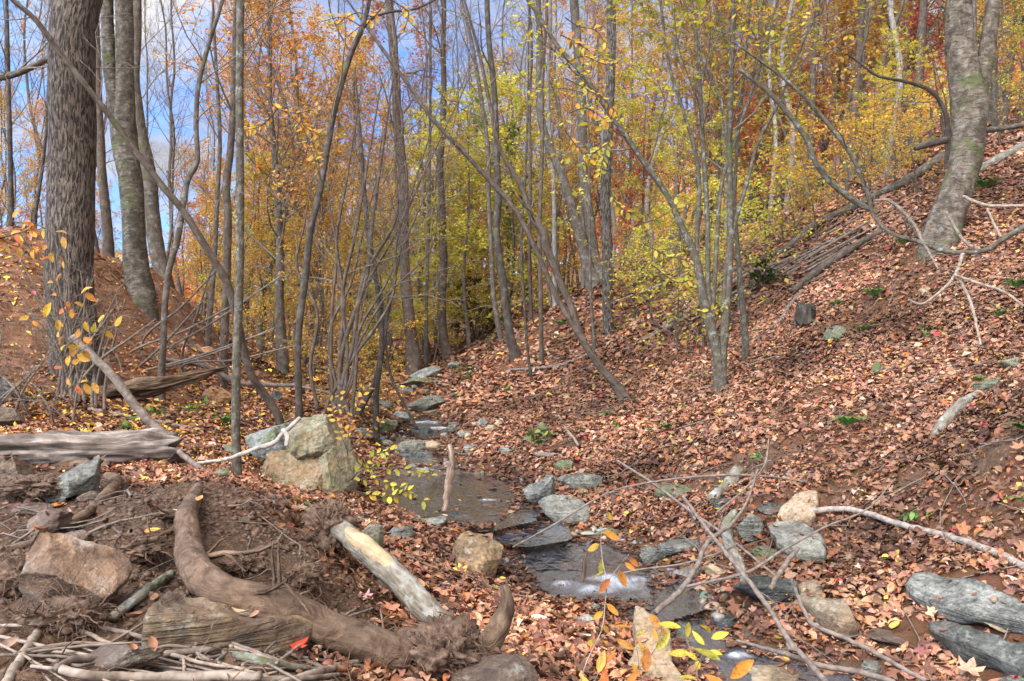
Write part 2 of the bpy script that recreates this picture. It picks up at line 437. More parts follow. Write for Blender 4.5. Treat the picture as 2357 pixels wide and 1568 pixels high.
def mat_water():
    m, nt, out = newmat('stream_water'); g = NG(nt)
    w = worldpos(g)
    n1 = g.noise(g.mapping(w, (7, 3.0, 1), (0, 0, .5)), 1.0, 3, .5, 1.2); n2 = g.noise(g.mapping(w, (20, 8, 1), (0, 0, .5)), 1.0, 3, .5, .8)
    h = g.math('ADD', n1.outputs['Fac'], g.math('MULTIPLY', n2.outputs['Fac'], .35))
    bp = g.bump(h, .55, .05)
    fr = nt.nodes.new('ShaderNodeFresnel'); fr.inputs['IOR'].default_value = 1.6; g.l(bp, fr.inputs['Normal'])
    gl = nt.nodes.new('ShaderNodeBsdfGlossy'); gl.inputs['Roughness'].default_value = .10; g.l(bp, gl.inputs['Normal'])
    gl.inputs['Color'].default_value = (.88, .92, 1.0, 1)
    tr = nt.nodes.new('ShaderNodeBsdfTransparent'); tr.inputs['Color'].default_value = (.70, .64, .57, 1)
    silt_sky = nt.nodes.new('ShaderNodeBsdfDiffuse'); silt_sky.inputs['Color'].default_value = (.235, .24, .265, 1)  # silty water; its blue grey also paints in reflected sky
    m0 = nt.nodes.new('ShaderNodeMixShader'); m0.inputs[0].default_value = .30; g.l(tr.outputs[0], m0.inputs[1]); g.l(silt_sky.outputs[0], m0.inputs[2])
    mx = nt.nodes.new('ShaderNodeMixShader'); g.l(g.math('MINIMUM', g.math('MULTIPLY', fr.outputs[0], 2.4), 1.), mx.inputs[0]); g.l(m0.outputs[0], mx.inputs[1]); g.l(gl.outputs[0], mx.inputs[2])
    sep = nt.nodes.new('ShaderNodeSeparateColor'); g.l(colattr(g), sep.inputs[0])
    fn = g.noise(g.mapping(w, (26, 6, 1), (0, 0, .7)), 1.0, 5, .6, .6)
    ff = g.math('MULTIPLY', sep.outputs[0], g.ramp(fn.outputs['Fac'], [(.30, .15), (.66, 1.)]).outputs['Color'])
    fo = nt.nodes.new('ShaderNodeBsdfDiffuse'); fo.inputs['Color'].default_value = (.80, .82, .86, 1)
    m2 = nt.nodes.new('ShaderNodeMixShader'); g.l(ff, m2.inputs[0]); g.l(mx.outputs[0], m2.inputs[1]); g.l(fo.outputs[0], m2.inputs[2])
    g.l(m2.outputs[0], out.inputs[0]); return m

def mat_wood(name, c1, c2, c3, sx=22, sy=2.5, bd=.015):
    m, nt, out = newmat(name); g = NG(nt)
    uv = texco(g, 'UV'); ob = texco(g, 'Object')
    n1 = g.noise(g.mapping(uv, (sx, sy, 1)), 1.0, 6, .65, .8); n2 = g.noise(ob, 7, 6, .65)
    r = g.ramp(n1.outputs['Fac'], [(.34, c1), (.5, c2), (.68, c3)])
    c = g.mix(1., r.outputs['Color'], g.ramp(n2.outputs['Fac'], [(.35, .6), (.65, 1.25)]).outputs['Color'], 'MULTIPLY')
    h = g.math('ADD', n1.outputs['Fac'], g.math('MULTIPLY', n2.outputs['Fac'], .4))
    g.l(g.bsdf(c, .85, g.bump(h, 1.0, bd), .15), out.inputs[0]); return m

M = {
 'ground': mat_ground(), 'litter': mat_litter(), 'leaf': mat_leaf('autumn_leaf', .5), 'leafnear': mat_leaf('mottled_leaf', .5, mottle=True), 'leafdry': mat_leaf('dry_leaf', .15, mottle=True), 'fern': mat_leaf('fern_green', .3),
 'water': mat_water(),
 'bark_furrow': mat_bark('furrowed_bark', (.112, .076, .053), (.028, .019, .013), (.19, .142, .108), 'furrow', 0, .05),
 'bark_furrow2': mat_bark('fine_furrowed_bark', (.125, .094, .069), (.04, .028, .02), (.21, .172, .138), 'furrow', 0, .15, 1.1),
 'bark_moss': mat_bark('mossy_ringed_bark', (.125, .096, .068), (.05, .037, .026), (.205, .172, .132), 'ring', .34, .22, 1.0),
 'bark_birch': mat_bark('pale_peeling_bark', (.165, .122, .084), (.06, .043, .03), (.26, .21, .158), 'ring', .42, .22, 1.0),
 'bark_grey': mat_bark('grey_bark', (.118, .090, .064), (.05, .037, .027), (.21, .175, .138), 'smooth', .12, .3),
 'bark_brown': mat_bark('brown_bark', (.115, .080, .056), (.048, .032, .022), (.18, .135, .10), 'smooth', .1, .12),
 'bark_dark': mat_bark('dark_bark', (.078, .058, .043), (.032, .024, .018), (.15, .122, .098), 'smooth', .15, .12),
 'bark_sap': mat_bark('sapling_bark', (.115, .090, .058), (.052, .039, .025), (.22, .195, .15), 'smooth', .15, .45, 2.0),
 'twig': mat_twig('twig_brown', (.105, .074, .053), (.22, .165, .122)),
 'twig_grey': mat_twig('twig_grey', (.110, .078, .056), (.225, .172, .13)),
 'twig_limb': mat_twig('twig_limb', (.18, .130, .095), (.36, .285, .22)),
 'twig_white': mat_twig('twig_white', (.22, .172, .128), (.44, .37, .30)),
 'twig_pale': mat_twig('twig_pale', (.16, .112, .075), (.33, .25, .18)),
 'mudroot': mat_wood('muddy_root', (.080, .047, .028), (.145, .089, .054), (.205, .135, .088), 26, 14, .020),
 'grey_wood': mat_wood('weathered_wood', (.075, .055, .042), (.20, .152, .118), (.38, .32, .27)),
 'rot_wood': mat_wood('rotten_wood', (.040, .026, .018), (.13, .078, .048), (.27, .17, .10), 26, 3, .03),
 'stripped': mat_wood('stripped_wood', (.24, .145, .07), (.42, .28, .15), (.54, .40, .25)),
 'deadwood': mat_wood('dead_wood', (.11, .068, .043), (.26, .17, .115), (.40, .29, .21), 30, 4, .02),
 'bark_pale': mat_bark('pale_grey_bark', (.25, .21, .17), (.12, .095, .075), (.36, .32, .275), 'smooth', 0, .4),
 'logbark': mat_bark('log_bark', (.24, .20, .145), (.10, .08, .055), (.40, .38, .32), 'smooth', .3, .5, 1.5),
 'soilclod': mat_twig('soil_clod', (.058, .034, .021), (.165, .100, .063), 40),
 'rootfibre': mat_twig('root_fibre', (.065, .036, .021), (.19, .108, .062), 40),
 'gravel': mat_leaf('stream_gravel', 0., .4, .4),
 'seedling': mat_leaf('seedling_leaf', .3),
}
R_ = {
 'grey': mat_rock('grey_stone', (.20, .192, .158), (.10, .095, .08), (.30, .29, .245), 1.6, 0, .5),
 'blue': mat_rock('blue_grey_stone', (.158, .150, .118), (.075, .070, .056), (.27, .258, .208), 1.8, 0, .6),
 'dark': mat_rock('dark_wet_stone', (.078, .080, .066), (.03, .031, .027), (.155, .155, .13), 1.8, 0, .5, 0, 0, .45, .5),
 'tan': mat_rock('tan_stone', (.36, .27, .17), (.19, .13, .075), (.50, .41, .28), 1.6, 0, .3, .35),
 'peach': mat_rock('peach_stone', (.37, .26, .165), (.23, .15, .09), (.46, .35, .24), 1.6),
 'brown': mat_rock('brown_stone', (.25, .17, .095), (.12, .075, .04), (.38, .27, .16), 1.4, .12, .3, .5),
 'olive': mat_rock('lichened_boulder_stone', (.235, .205, .13), (.115, .098, .06), (.34, .315, .235), 1.6, .3, 0, .3),
 'bouldertan': mat_rock('tan_boulder_stone', (.26, .20, .12), (.125, .095, .056), (.35, .29, .20), 1.6, .2, 0, .5),
 'olivegrey': mat_rock('grey_boulder_stone', (.24, .238, .205), (.12, .12, .102), (.38, .375, .33), 1.6, .42, 0, .1),
 'mossy': mat_rock('mossy_stone', (.20, .18, .12), (.09, .08, .05), (.30, .27, .2), 1.8, .6),
 'pink': mat_rock('pinkish_crusted_stone', (.30, .185, .115), (.15, .085, .05), (.54, .45, .38), 1.8, 0, 0, .3, .35),
 'band': mat_rock('banded_stone', (.24, .175, .105), (.10, .068, .04), (.34, .26, .17), 1.2, .1, 1.0, .3, .5),
 'pale': mat_rock('pale_speckled_stone', (.235, .228, .195), (.10, .097, .084), (.43, .42, .37), 2.2, 0, .8),
 'clayrock': mat_rock('orange_stone', (.34, .17, .07), (.15, .07, .03), (.45, .26, .13), 1.4, 0, 0, .4),
 'soilrock': mat_rock('soil_covered_stone', (.175, .122, .084), (.085, .057, .038), (.29, .225, .17), 1.5, 0, .3, .1, .6),
}
# ------------------------------------------------------------------ the terrain as a height field
CTRL_PX = [
 # left dug mound
 (300,1568,2.0),(700,1568,2.1),(60,1568,2.05),(100,1300,2.9),(600,1250,3.2),(480,1122,4.0),(560,1117,4.2),(625,1150,4.0),(705,1240,3.6),(300,1250,3.1),
 (780,1300,4.0),(900,1360,4.0),(1000,1500,3.1),(1150,1545,2.9),(1300,1500,3.6),(1250,1425,4.1),(1000,1250,5.2),(880,1205,5.7),(820,1240,5.2),(900,1568,2.5),
 (250,1180,4.0),(50,1105,5.0),(420,1035,7.0),(500,955,9.0),(350,960,8.0),(700,930,11.0),(500,1100,5.5),(620,1140,6.0),(50,960,7.0),(1180,1568,2.75),
 # clay bank
 (0,560,11.),(0,850,8.5),(100,842,8.8),(0,700,9.7),(170,702,10.2),(165,872,9.0),(250,700,11.),(250,600,12.5),(320,692,12.),(370,645,14.5),(400,760,12.5),(300,830,10.5),(450,832,12.),
 (-300,560,11.),(-300,800,8.5),(-400,1100,5.),(200,600,19.),(-200,580,20.),(0,610,30.),(250,690,40.),(450,700,45.),(420,730,25.),
 # stream line and valley
 (600,902,11.5),(560,862,14.),(500,815,18.),(650,822,22.),(800,830,30.),(900,835,24.),(950,868,19.),(1000,838,25.),(1050,800,33.),(1050,745,45.),(1050,700,70.),(750,790,45.),(600,740,60.),
 (770,952,9.5),(850,905,14.),(700,870,16.),
 # right slope, near
 (2357,1000,4.8),(2357,1300,3.9),(2357,1560,3.3),(2000,1560,3.6),(2200,1480,3.6),(2000,1300,4.6),(2100,1200,4.9),(1700,1300,5.),(1900,1100,5.8),(2200,1000,5.6),(1700,1110,6.4),
 (1500,1110,7.1),(1400,1085,7.5),(1600,1000,7.8),(1300,1000,9.),(1900,900,7.5),(2200,800,7.5),(2357,700,7.6),(1660,895,9.),(1440,912,10.5),(2000,700,9.2),(2190,547,9.3),(2357,540,9.),
 (1850,732,9.8),(1700,762,10.8),(1200,905,12.5),(1400,772,13.5),(1230,842,14.),(1180,812,15.),(1100,862,15.),(1040,825,19.),(2600,900,4.6),(2700,500,8.),(2800,1300,3.5),(1600,1200,5.6),(1500,1230,5.75),
 # right slope, far
 (1300,705,20.),(1374,652,16.),(2161,365,12.),(2021,450,12.5),(1881,515,13.),(1721,612,14.),(1600,652,15.),(1741,540,26.),(1951,412,26.),(1856,462,24.),(2107,377,22.),(2290,300,20.),
 (1450,625,28.),(1250,692,22.),(1180,725,28.),(1500,565,60.),(1900,360,60.),(2300,210,50.),(1200,655,60.),(2357,342,12.),(2800,150,14.),(2700,100,40.),
]
CTRL_XYZ = [(-6,1,.95),(6,0,1.0),(0,-4,.6),(-6,-6,1.0),(6,-6,1.6),(-9,4,1.3),(2.2,2.2,.25),(1.2,1.6,.35),(9,3,3.0),(-22,16,4.0),(-22,60,4.5),(24,20,11),(40,60,20),(-50,90,5),(0,110,8),(60,110,26),(0,1.0,.7)]
_c = np.array([P(*p) for p in CTRL_PX]+[np.array(p, float) for p in CTRL_XYZ])
_K = .35
def _phi(r2): return np.sqrt(r2+_K*_K)
def _solve():
    X = _c[:, :2]; n = len(X)
    A = _phi(((X[:, None]-X[None])**2).sum(-1))
    A = -A+np.eye(n)*.05
    Q = np.concatenate([np.ones((n, 1)), X], 1)
    Mx = np.block([[A, Q], [Q.T, np.zeros((3, 3))]])
    return np.linalg.solve(Mx, np.concatenate([_c[:, 2], np.zeros(3)]))
_W = _solve()

def poly_sd(poly, xy):
    """signed distance to a closed polygon, negative inside"""
    p = np.asarray(poly, float); q = np.roll(p, -1, 0)
    best = np.full(len(xy), 1e9); ins = np.zeros(len(xy), bool)
    for a, b in zip(p, q):
        e = b-a; w = xy-a
        t = np.clip((w@e)/max(e@e, 1e-12), 0, 1)
        best = np.minimum(best, ((w-t[:, None]*e)**2).sum(1))
        if abs(b[1]-a[1]) > 1e-12:
            c = (a[1] > xy[:, 1]) != (b[1] > xy[:, 1])
            ins ^= c & (xy[:, 0] < (b[0]-a[0])*(xy[:, 1]-a[1])/(b[1]-a[1])+a[0])
    return np.where(ins, -1, 1)*np.sqrt(best)

def plane_poly(px, z):
    r = z-CZ
    return np.array([P(u, v, -r*F/(v-CY))[:2] for u, v in px])

POOLS = [  # name, outline on the measured copy, water level, depth, foam spots (u, v, radius m)
 ('upper_pool', [(835,1105),(870,1085),(960,1080),(1060,1083),(1140,1086),(1200,1108),(1224,1140),(1215,1172),(1190,1197),(1120,1212),(1060,1215),(1000,1212),(920,1198),(880,1174),(845,1140)], CZ-1.40, .16, [(1120,1150,.05)]),
 ('chute', [(1130,1200),(1205,1182),(1262,1205),(1270,1236),(1210,1246),(1160,1238)], CZ-1.455, .07, [(1180,1225,.10)]),
 ('lower_pool', [(1146,1262),(1165,1236),(1250,1228),(1330,1236),(1420,1243),(1490,1270),(1545,1330),(1570,1392),(1500,1412),(1420,1402),(1340,1410),(1260,1394),(1200,1368),(1160,1315)], CZ-1.525, .17, [(1374,1352,.17),(1402,1334,.11),(1180,1238,.08)]),
 ('outflow', [(1450,1385),(1560,1350),(1620,1400),(1680,1440),(1740,1480),(1830,1505),(1960,1530),(2140,1600),(1700,1640),(1600,1570),(1520,1490)], CZ-1.565, .12, [(1690,1508,.04)]),
 ('stony_pool', [(872,1036),(900,1014),(930,1012),(1000,1040),(1075,1048),(1070,1072),(980,1078),(900,1068)], CZ-1.355, .08, [(902,1048,.14)]),
 ('cascade', [(925,982),(950,955),(1000,955),(1055,985),(1050,1005),(985,1018),(940,1010)], CZ-1.26, .06, [(962,972,.28),(1000,985,.22)]),
]
_pp = [plane_poly(px, z) for (_, px, z, _, _) in POOLS]
_OUTW = .30

def base_height(x, y):
    x = np.asarray(x, float); y = np.asarray(y, float); z = np.empty(len(x))
    for s in range(0, len(x), 20000):
        q = np.stack([x[s:s+20000], y[s:s+20000]], 1)
        r2 = ((q[:, None]-_c[None, :, :2])**2).sum(-1)
        z[s:s+20000] = -_phi(r2)@_W[:-3]+_W[-3]+q@_W[-2:]
    return z

def pools_sd(x, y):
    xy = np.stack([x, y], 1)
    return [poly_sd(p, xy) for p in _pp]

MOUND = np.array([P(*p)[:2] for p in [(0,1700,.8),(-900,1568,.8),(-900,1100,5.2),(0,1085,5.3),(250,1080,5.2),(450,1090,4.9),(640,1125,4.7),(720,1180,4.3),(775,1270,3.75),(850,1330,3.5),(1000,1420,3.0),(1090,1470,2.75),(1100,1700,1.2)]])
CLAY = np.array([(-14,8.2),(-6.5,8.3),(-4.7,8.5),(-3.9,9.6),(-4.1,11.0),(-4.6,12.4),(-5.4,14),(-6.5,17),(-14,19)])

# bare earth where the bank has slumped: centre on the measured copy, half width and half height in metres
SLUMPS = [(P(u, v, d)[:2], a, b) for u, v, d, a, b in [(1660,1062,6.7,.75,.30),(1285,1020,8.6,.5,.3),(1960,1120,5.6,.5,.22),(2345,965,4.95,.42,.3),(2210,868,6.5,.35,.4),(1120,940,11.8,.7,.4),(1520,1100,7.1,.4,.22),(2080,1120,5.3,.35,.2)]]
def slump(x, y):
    s = np.zeros(len(x)); nz = fbm(np.stack([x*2.2, y*2.2, x*0], 1), 3, 81)*.55
    for c, a, b in SLUMPS: s = np.maximum(s, np.clip((1.15-np.hypot((x-c[0])/a, (y-c[1])/b)+nz)*2, 0, 1))
    return s

def masks(x, y):
    xy = np.stack([x, y], 1)
    nz = fbm(np.stack([x*1.8, y*1.8, x*0], 1), 4, 5)*.35
    m = np.clip(.5-(poly_sd(MOUND, xy)+nz)/.3, 0, 1)
    c = np.clip(.5-(poly_sd(CLAY, xy)+nz*2)/.8, 0, 1)
    sd = np.min(np.stack(pools_sd(x, y)), 0)
    b = np.clip(.5-(sd+nz*.3)/.12, 0, 1)
    return np.maximum(m, .75*slump(x, y)), c, b

def height(x, y):
    x = np.asarray(x, float); y = np.asarray(y, float)
    z = base_height(x, y)
    p = np.stack([x, y, np.zeros_like(x)], 1)
    xy = p[:, :2]
    md = np.clip(.5-poly_sd(MOUND, xy)/.4, 0, 1); cl = np.clip(.5-poly_sd(CLAY, xy)/1.2, 0, 1)
    far = np.clip(y/14, .35, 2.5)
    z = z+fbm(p*.9, 3, 1)*.055*far+fbm(p*3.7, 3, 2)*.020+fbm(p*11, 3, 3)*.0065
    z = z+md*(fbm(p*5.5, 4, 8)*.030+np.abs(fbm(p*14, 3, 9))*.016)+cl*(fbm(p*np.array([1.2, 1.2, 1])*2.2, 4, 11)*.10)
    z = z-slump(x, y)*.05*(1+.6*fbm(p*8, 3, 83))
    wob = fbm(p*4.2, 3, 27)*.055+fbm(p*15, 2, 29)*.018
    for sd, (nm, px, wz, dep, fm) in zip(pools_sd(x, y), POOLS):
        sd = sd+wob
        out = np.maximum(sd, 0); w = np.exp(-(out/_OUTW)**2)
        bank = wz+.010+.16*out+fbm(p*6, 3, 21)*.02
        lo = np.where(z > bank, z*(1-w)+bank*w, z*(1-w)+bank*w)
        z = np.where(sd > 0, lo, np.minimum(wz-.01-dep*np.clip(-sd/.3, 0, 1)**.8+fbm(p*7, 3, 31)*.02*np.clip(-sd/.2, 0, 1), wz-.008))
    return z

def hit(u, v, dmin=1.3, dmax=90.):
    """distance at which the ray through (u, v) meets the ground"""
    d = dmin*(dmax/dmin)**np.linspace(0, 1, 700)
    x = d*(u-CX)/F; z = CZ-d*(v-CY)/F
    h = height(x, d)
    k = np.where(h >= z)[0]
    if len(k) == 0: return None
    k = k[0]
    if k == 0: return d[0]
    a, b = z[k-1]-h[k-1], z[k]-h[k]
    return d[k-1]+(d[k]-d[k-1])*a/(a-b)

def ground(u, v, lift=0., dd=0., default=30.):
    d = hit(u, v)
    d = default if d is None else d
    p = P(u, v, d+dd); p[2] += lift
    return p

def H1(x, y): return float(height(np.array([x]), np.array([y]))[0])

def build_terrain():
    nr, ncol = 520, 520
    ys = 1.15*(100/1.15)**np.linspace(0, 1, nr)
    tn = np.linspace(-1.25, 1.25, ncol); tn = np.sign(tn)*np.where(np.abs(tn) < .72, np.abs(tn)*.95, np.abs(tn)*.95+(np.abs(tn)-.72)**2*1.5)
    ys = np.concatenate([[-12, -6, -3, -1.5, -.5, .3, .8], ys, [125, 160]])
    wd = np.maximum(ys, 1.6)+np.where(ys < 1.2, (1.2-ys)*1.0, 0)
    X = wd[:, None]*tn[None]; Y = np.repeat(ys[:, None], ncol, 1)
    x, y = X.ravel(), Y.ravel()
    z = height(x, y)
    m, c, b = masks(x, y)
    mb = MB()
    idx = np.arange(len(x)).reshape(len(ys), ncol)
    q = np.stack([idx[:-1, :-1], idx[:-1, 1:], idx[1:, 1:], idx[1:, :-1]], -1).reshape(-1, 4)
    mb.add(np.stack([x, y, z], 1), q, col=np.stack([m, c, b], 1))
    tag(link('ground', mb.mesh('ground', M['ground'])), 'leaf covered ravine floor and slopes with dug soil and clay bank', kind='structure')

def build_water():
    for (nm, px, wz, dep, fm), poly in zip(POOLS, _pp):
        lo, hi = poly.min(0)-.15, poly.max(0)+.15
        st = max((hi-lo).max()/90, .012)
        gx = np.arange(lo[0], hi[0]+st, st); gy = np.arange(lo[1], hi[1]+st, st)
        Xg, Yg = np.meshgrid(gx, gy); x, y = Xg.ravel(), Yg.ravel()
        sd = poly_sd(poly, np.stack([x, y], 1))
        keep = (sd < .16).reshape(Xg.shape)
        foam = np.zeros(len(x))
        for (u, v, r) in fm:
            c = P(u, v, -(wz-CZ)*F/(v-CY))
            nz = fbm(np.stack([x*6, y*6, x*0], 1), 3, 4)*.35
            foam = np.maximum(foam, np.clip(.95-.8*np.hypot((x-c[0])/1.5, (y-c[1])/.8)/r+nz*1.6, 0, 1)**1.3*.6)
        z = wz+fbm(np.stack([x*5, y*3, x*0], 1), 2, 6)*.003+foam*.012
        idx = np.arange(len(x)).reshape(Xg.shape)
        q = np.stack([idx[:-1, :-1], idx[:-1, 1:], idx[1:, 1:], idx[1:, :-1]], -1).reshape(-1, 4)
        kf = keep[:-1, :-1] & keep[:-1, 1:] & keep[1:, 1:] & keep[1:, :-1]
        mb = MB(); mb.add(np.stack([x, y, z], 1), q[kf.ravel()], col=np.stack([foam, foam, foam], 1))
        tag(link('stream_water', mb.mesh('stream_water', M['water'])), None, kind='structure')
# ------------------------------------------------------------------ fallen leaves covering the floor
def slope_normal(x, y, e=.06):
    z0 = height(x, y); zx = height(x+e, y); zy = height(x, y+e)
    return z0, norm(np.stack([-(zx-z0)/e, -(zy-z0)/e, np.ones(len(x))], 1))

FOOT = []; TOPS = []
def build_litter():
    rng = np.random.default_rng(11)
    near = [leaf_oval(5, .28, .6, .9), leaf_oval(5, .25, .45, -1.1, .6), leaf_oval(5, .30, .9, 1.5, .4), leaf_oval(4, .31, .15, .5, -.5), leaf_oval(5, .21, 1.1, 1.2, .7), leaf_maple(.35, 1), leaf_maple(-.4, 2), leaf_maple(.6, 3)]
    far = [leaf_oval(2, .33, .5, .8), leaf_oval(2, .30, .25, -.6, .5), leaf_oval(2, .27, .9, 1.0, -.5)]
    small = [leaf_oval(2, .36, .3, .5), leaf_oval(2, .28, .7, -.9, .5), leaf_oval(2, .45, .5, 1.2)]
    mb = MB()
    for (d0, d1, rho, size, tm) in [(2.05, 6.5, 2600, .026, small), (6.5, 12, 1500, .034, small), (2.05, 4.4, 2600, .062, near), (4.4, 7, 2200, .063, near), (7, 11, 1250, .077, far), (11, 17, 400, .12, far), (17, 28, 110, .19, far), (28, 45, 30, .30, far)]:
        wmax = .72
        n = int(rho*wmax*(d1*d1-d0*d0))
        y = np.sqrt(rng.uniform(d0*d0, d1*d1, n)); x = y*rng.uniform(-wmax, wmax, n)
        m, c, b = masks(x, y)
        sd = np.min(np.stack(pools_sd(x, y)), 0)
        patch = fbm(np.stack([x*1.1, y*1.1, x*0], 1), 3, 44)
        sl = slump(x, y); m = np.where(sl > 0, np.minimum(m, .75*sl), m)
        dens = np.clip(1-np.where(sl > 0, sl*.8, m*.982)-c*.78, 0, 1)*np.clip(1.05+patch*.9, .25, 1)
        # a thin wet film of leaves close to the banks, none on open water
        dens = np.where(sd < -.16, .004, np.where(sd < .02, .30, dens))
        left = np.clip((-(x)-1.2)/2, 0, 1)*np.clip((y-5)/2, 0, 1)
        dens = dens*(1-.25*left)
        inside = np.zeros(n, bool)
        for (fx, fy, rx, ry) in FOOT: inside |= ((x-fx)/rx)**2+((y-fy)/ry)**2 < 1
        dens = np.where(inside, dens*.06, dens)
        k = rng.uniform(size=n) < dens
        x, y, m, c, sd = x[k], y[k], m[k], c[k], sd[k]; n = len(x)
        z, nn = slope_normal(x, y)
        wl = np.full(n, -9.); near_s = np.full(n, 9.)
        for s_, pl_ in zip(pools_sd(x, y), POOLS):
            wl = np.where(s_ < np.minimum(near_s, .1), pl_[2], wl); near_s = np.minimum(near_s, s_)
        afloat = z < wl+.004; z = np.where(afloat, wl+.005, z); nn[afloat] = (0, 0, 1)
        drift = fbm(np.stack([x*2.3, y*2.3, x*0], 1), 3, 51)
        lift = rng.uniform(0, 1, n)**1.5*(.045+.03*np.clip(drift, 0, 1))+.004
        nrm = norm(nn+rng.normal(size=(n, 3))*np.array([.43, .43, .3]))
        nrm = np.where(afloat[:, None], norm(nn+rng.normal(size=(n, 3))*.1), nrm); lift = np.where(afloat, .002, lift)
        ang = rng.uniform(0, 2*PI, n); xd = np.stack([np.cos(ang), np.sin(ang), np.zeros(n)], 1)
        xd = norm(xd-(xd*nrm).sum(1, keepdims=True)*nrm)
        col = pick(PAL['litter'], n, rng, .22)
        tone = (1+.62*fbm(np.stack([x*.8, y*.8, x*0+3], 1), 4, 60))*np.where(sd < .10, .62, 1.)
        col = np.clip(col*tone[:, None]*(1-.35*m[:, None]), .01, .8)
        gold = (rng.uniform(size=n) < .16*left[k]) ; col[gold] = pick(PAL['gold'], gold.sum(), rng)
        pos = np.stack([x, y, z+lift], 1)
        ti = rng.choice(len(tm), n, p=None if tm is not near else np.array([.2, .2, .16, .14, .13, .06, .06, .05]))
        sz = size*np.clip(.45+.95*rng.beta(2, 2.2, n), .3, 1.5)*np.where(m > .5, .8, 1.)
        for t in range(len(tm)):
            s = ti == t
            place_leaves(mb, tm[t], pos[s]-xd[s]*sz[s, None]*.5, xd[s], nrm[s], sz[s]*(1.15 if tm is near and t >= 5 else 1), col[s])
    for pts in TOPS:   # a few leaves lodged on the stones
        n = len(pts); nrm = norm(np.array([0, 0, 1.])+rng.normal(size=(n, 3))*.3); xd = rng.normal(size=(n, 3)); xd = norm(xd-(xd*nrm).sum(1, keepdims=True)*nrm)
        sz = .06*rng.uniform(.5, 1.2, n); ti = rng.integers(0, 5, n); col = pick(PAL['litter'], n, rng)
        for t in range(5):
            s = ti == t; place_leaves(mb, near[t], pts[s]+np.array([0, 0, .008])-xd[s]*sz[s, None]*.5, xd[s], nrm[s], sz[s], col[s])
    tag(link('fallen_leaves', mb.mesh('fallen_leaves', M['litter'])), 'dry brown and orange leaves carpeting the ravine floor and slope', kind='stuff')

def build_gravel():
    rng = np.random.default_rng(15); v, f = ICO[2]; mb = MB()
    for (nm, px, wz, dep, fm), poly in zip(POOLS, _pp):
        lo, hi = poly.min(0)-.1, poly.max(0)+.1; n = int(np.prod(hi-lo)*260)
        x = rng.uniform(lo[0], hi[0], n); y = rng.uniform(lo[1], hi[1], n); sd = poly_sd(poly, np.stack([x, y], 1))
        k = (sd < .10) & (rng.uniform(size=n) < .75); x, y = x[k], y[k]; z = height(x, y); n = len(x)
        s = .009+.034*rng.uniform(size=n)**3; q = rng.normal(size=(n, 3))
        V = v[None]*s[:, None, None]*rng.uniform(.6, 1.3, (n, 1, 3))*np.array([1, 1, .6])*(1+.25*np.sin(v[None]*3+q[:, None]*4).sum(-1, keepdims=True)*.5)
        V = V+np.stack([x, y, z+s*.15], 1)[:, None]
        col = pick([(3, (.17, .165, .14)), (2, (.24, .17, .10)), (2, (.10, .10, .09)), (1, (.30, .27, .22))], n, rng)
        mb.add(V.reshape(-1, 3), None, (f[None]+(np.arange(n)*len(v))[:, None, None]).reshape(-1, 3), col=np.repeat(col, len(v), 0))
    tag(link('gravel', mb.mesh('gravel', M['gravel'])), 'small stones on the stream bed and its margins', kind='stuff')

def build_soil_crumbs():
    """lumps of dug soil and root fibres over the mound"""
    rng = np.random.default_rng(5)
    o = np.array([(1, 0, 0), (-1, 0, 0), (0, 1, 0), (0, -1, 0), (0, 0, 1), (0, 0, -1)], float)
    f = np.array([(0, 2, 4), (2, 1, 4), (1, 3, 4), (3, 0, 4), (2, 0, 5), (1, 2, 5), (3, 1, 5), (0, 3, 5)])
    n = 60000
    y = np.sqrt(rng.uniform(1.7**2, 5.2**2, n)); x = y*rng.uniform(-.75, .1, n)
    m, c, b = masks(x, y); k = (m > .45) & (rng.uniform(size=n) < np.clip(.5+.9*fbm(np.stack([x*2, y*2, x*0], 1), 3, 71), .05, 1)); x, y = x[k], y[k]; n = len(x)
    z = height(x, y); s = .0035+.018*rng.uniform(size=n)**4.5
    V = o[None]*rng.uniform(.5, 1.25, (n, 6, 1))*s[:, None, None]*np.array([1.2, 1.2, .8])
    a = rng.uniform(0, 2*PI, n); ca, sa = np.cos(a)[:, None], np.sin(a)[:, None]
    V = np.stack([V[..., 0]*ca-V[..., 1]*sa, V[..., 0]*sa+V[..., 1]*ca, V[..., 2]+rng.normal(size=(n, 6))*.2*s[:, None]], -1)+np.stack([x, y, z], 1)[:, None]
    mb = MB(); mb.add(V.reshape(-1, 3), None, (f[None]+(np.arange(n)*6)[:, None, None]).reshape(-1, 3))
    tag(link('soil_crumbs', mb.mesh('soil_crumbs', M['soilclod'])), 'loose dark soil crumbs over the dug mound', kind='stuff')
    n = 9000
    y = np.sqrt(rng.uniform(1.7**2, 5.0**2, n)); x = y*rng.uniform(-.75, .05, n)
    m, c, b = masks(x, y); pt = fbm(np.stack([x*1.6, y*1.6, x*0], 1), 3, 77)
    k = (m > .5) & (pt+rng.normal(size=n)*.25 > -.05); x, y = x[k], y[k]; n = len(x)
    z = height(x, y)
    a = rng.uniform(0, 2*PI, n); d = np.stack([np.cos(a), np.sin(a), rng.uniform(-.1, .7, n)], 1)
    L = .03+.16*rng.uniform(size=n)**2.2
    pl = polyline(np.stack([x, y, z], 1), d, L, 6, rng, -1.2, .32)
    R = (.0010+.0022*rng.uniform(size=n)**2)[:, None]*np.linspace(1, .5, 6)[None]
    mb = MB(); tubes(mb, pl, R, 3)
    tag(link('root_fibres', mb.mesh('root_fibres', M['rootfibre'])), 'fine torn root fibres matted on the dug soil', kind='stuff')

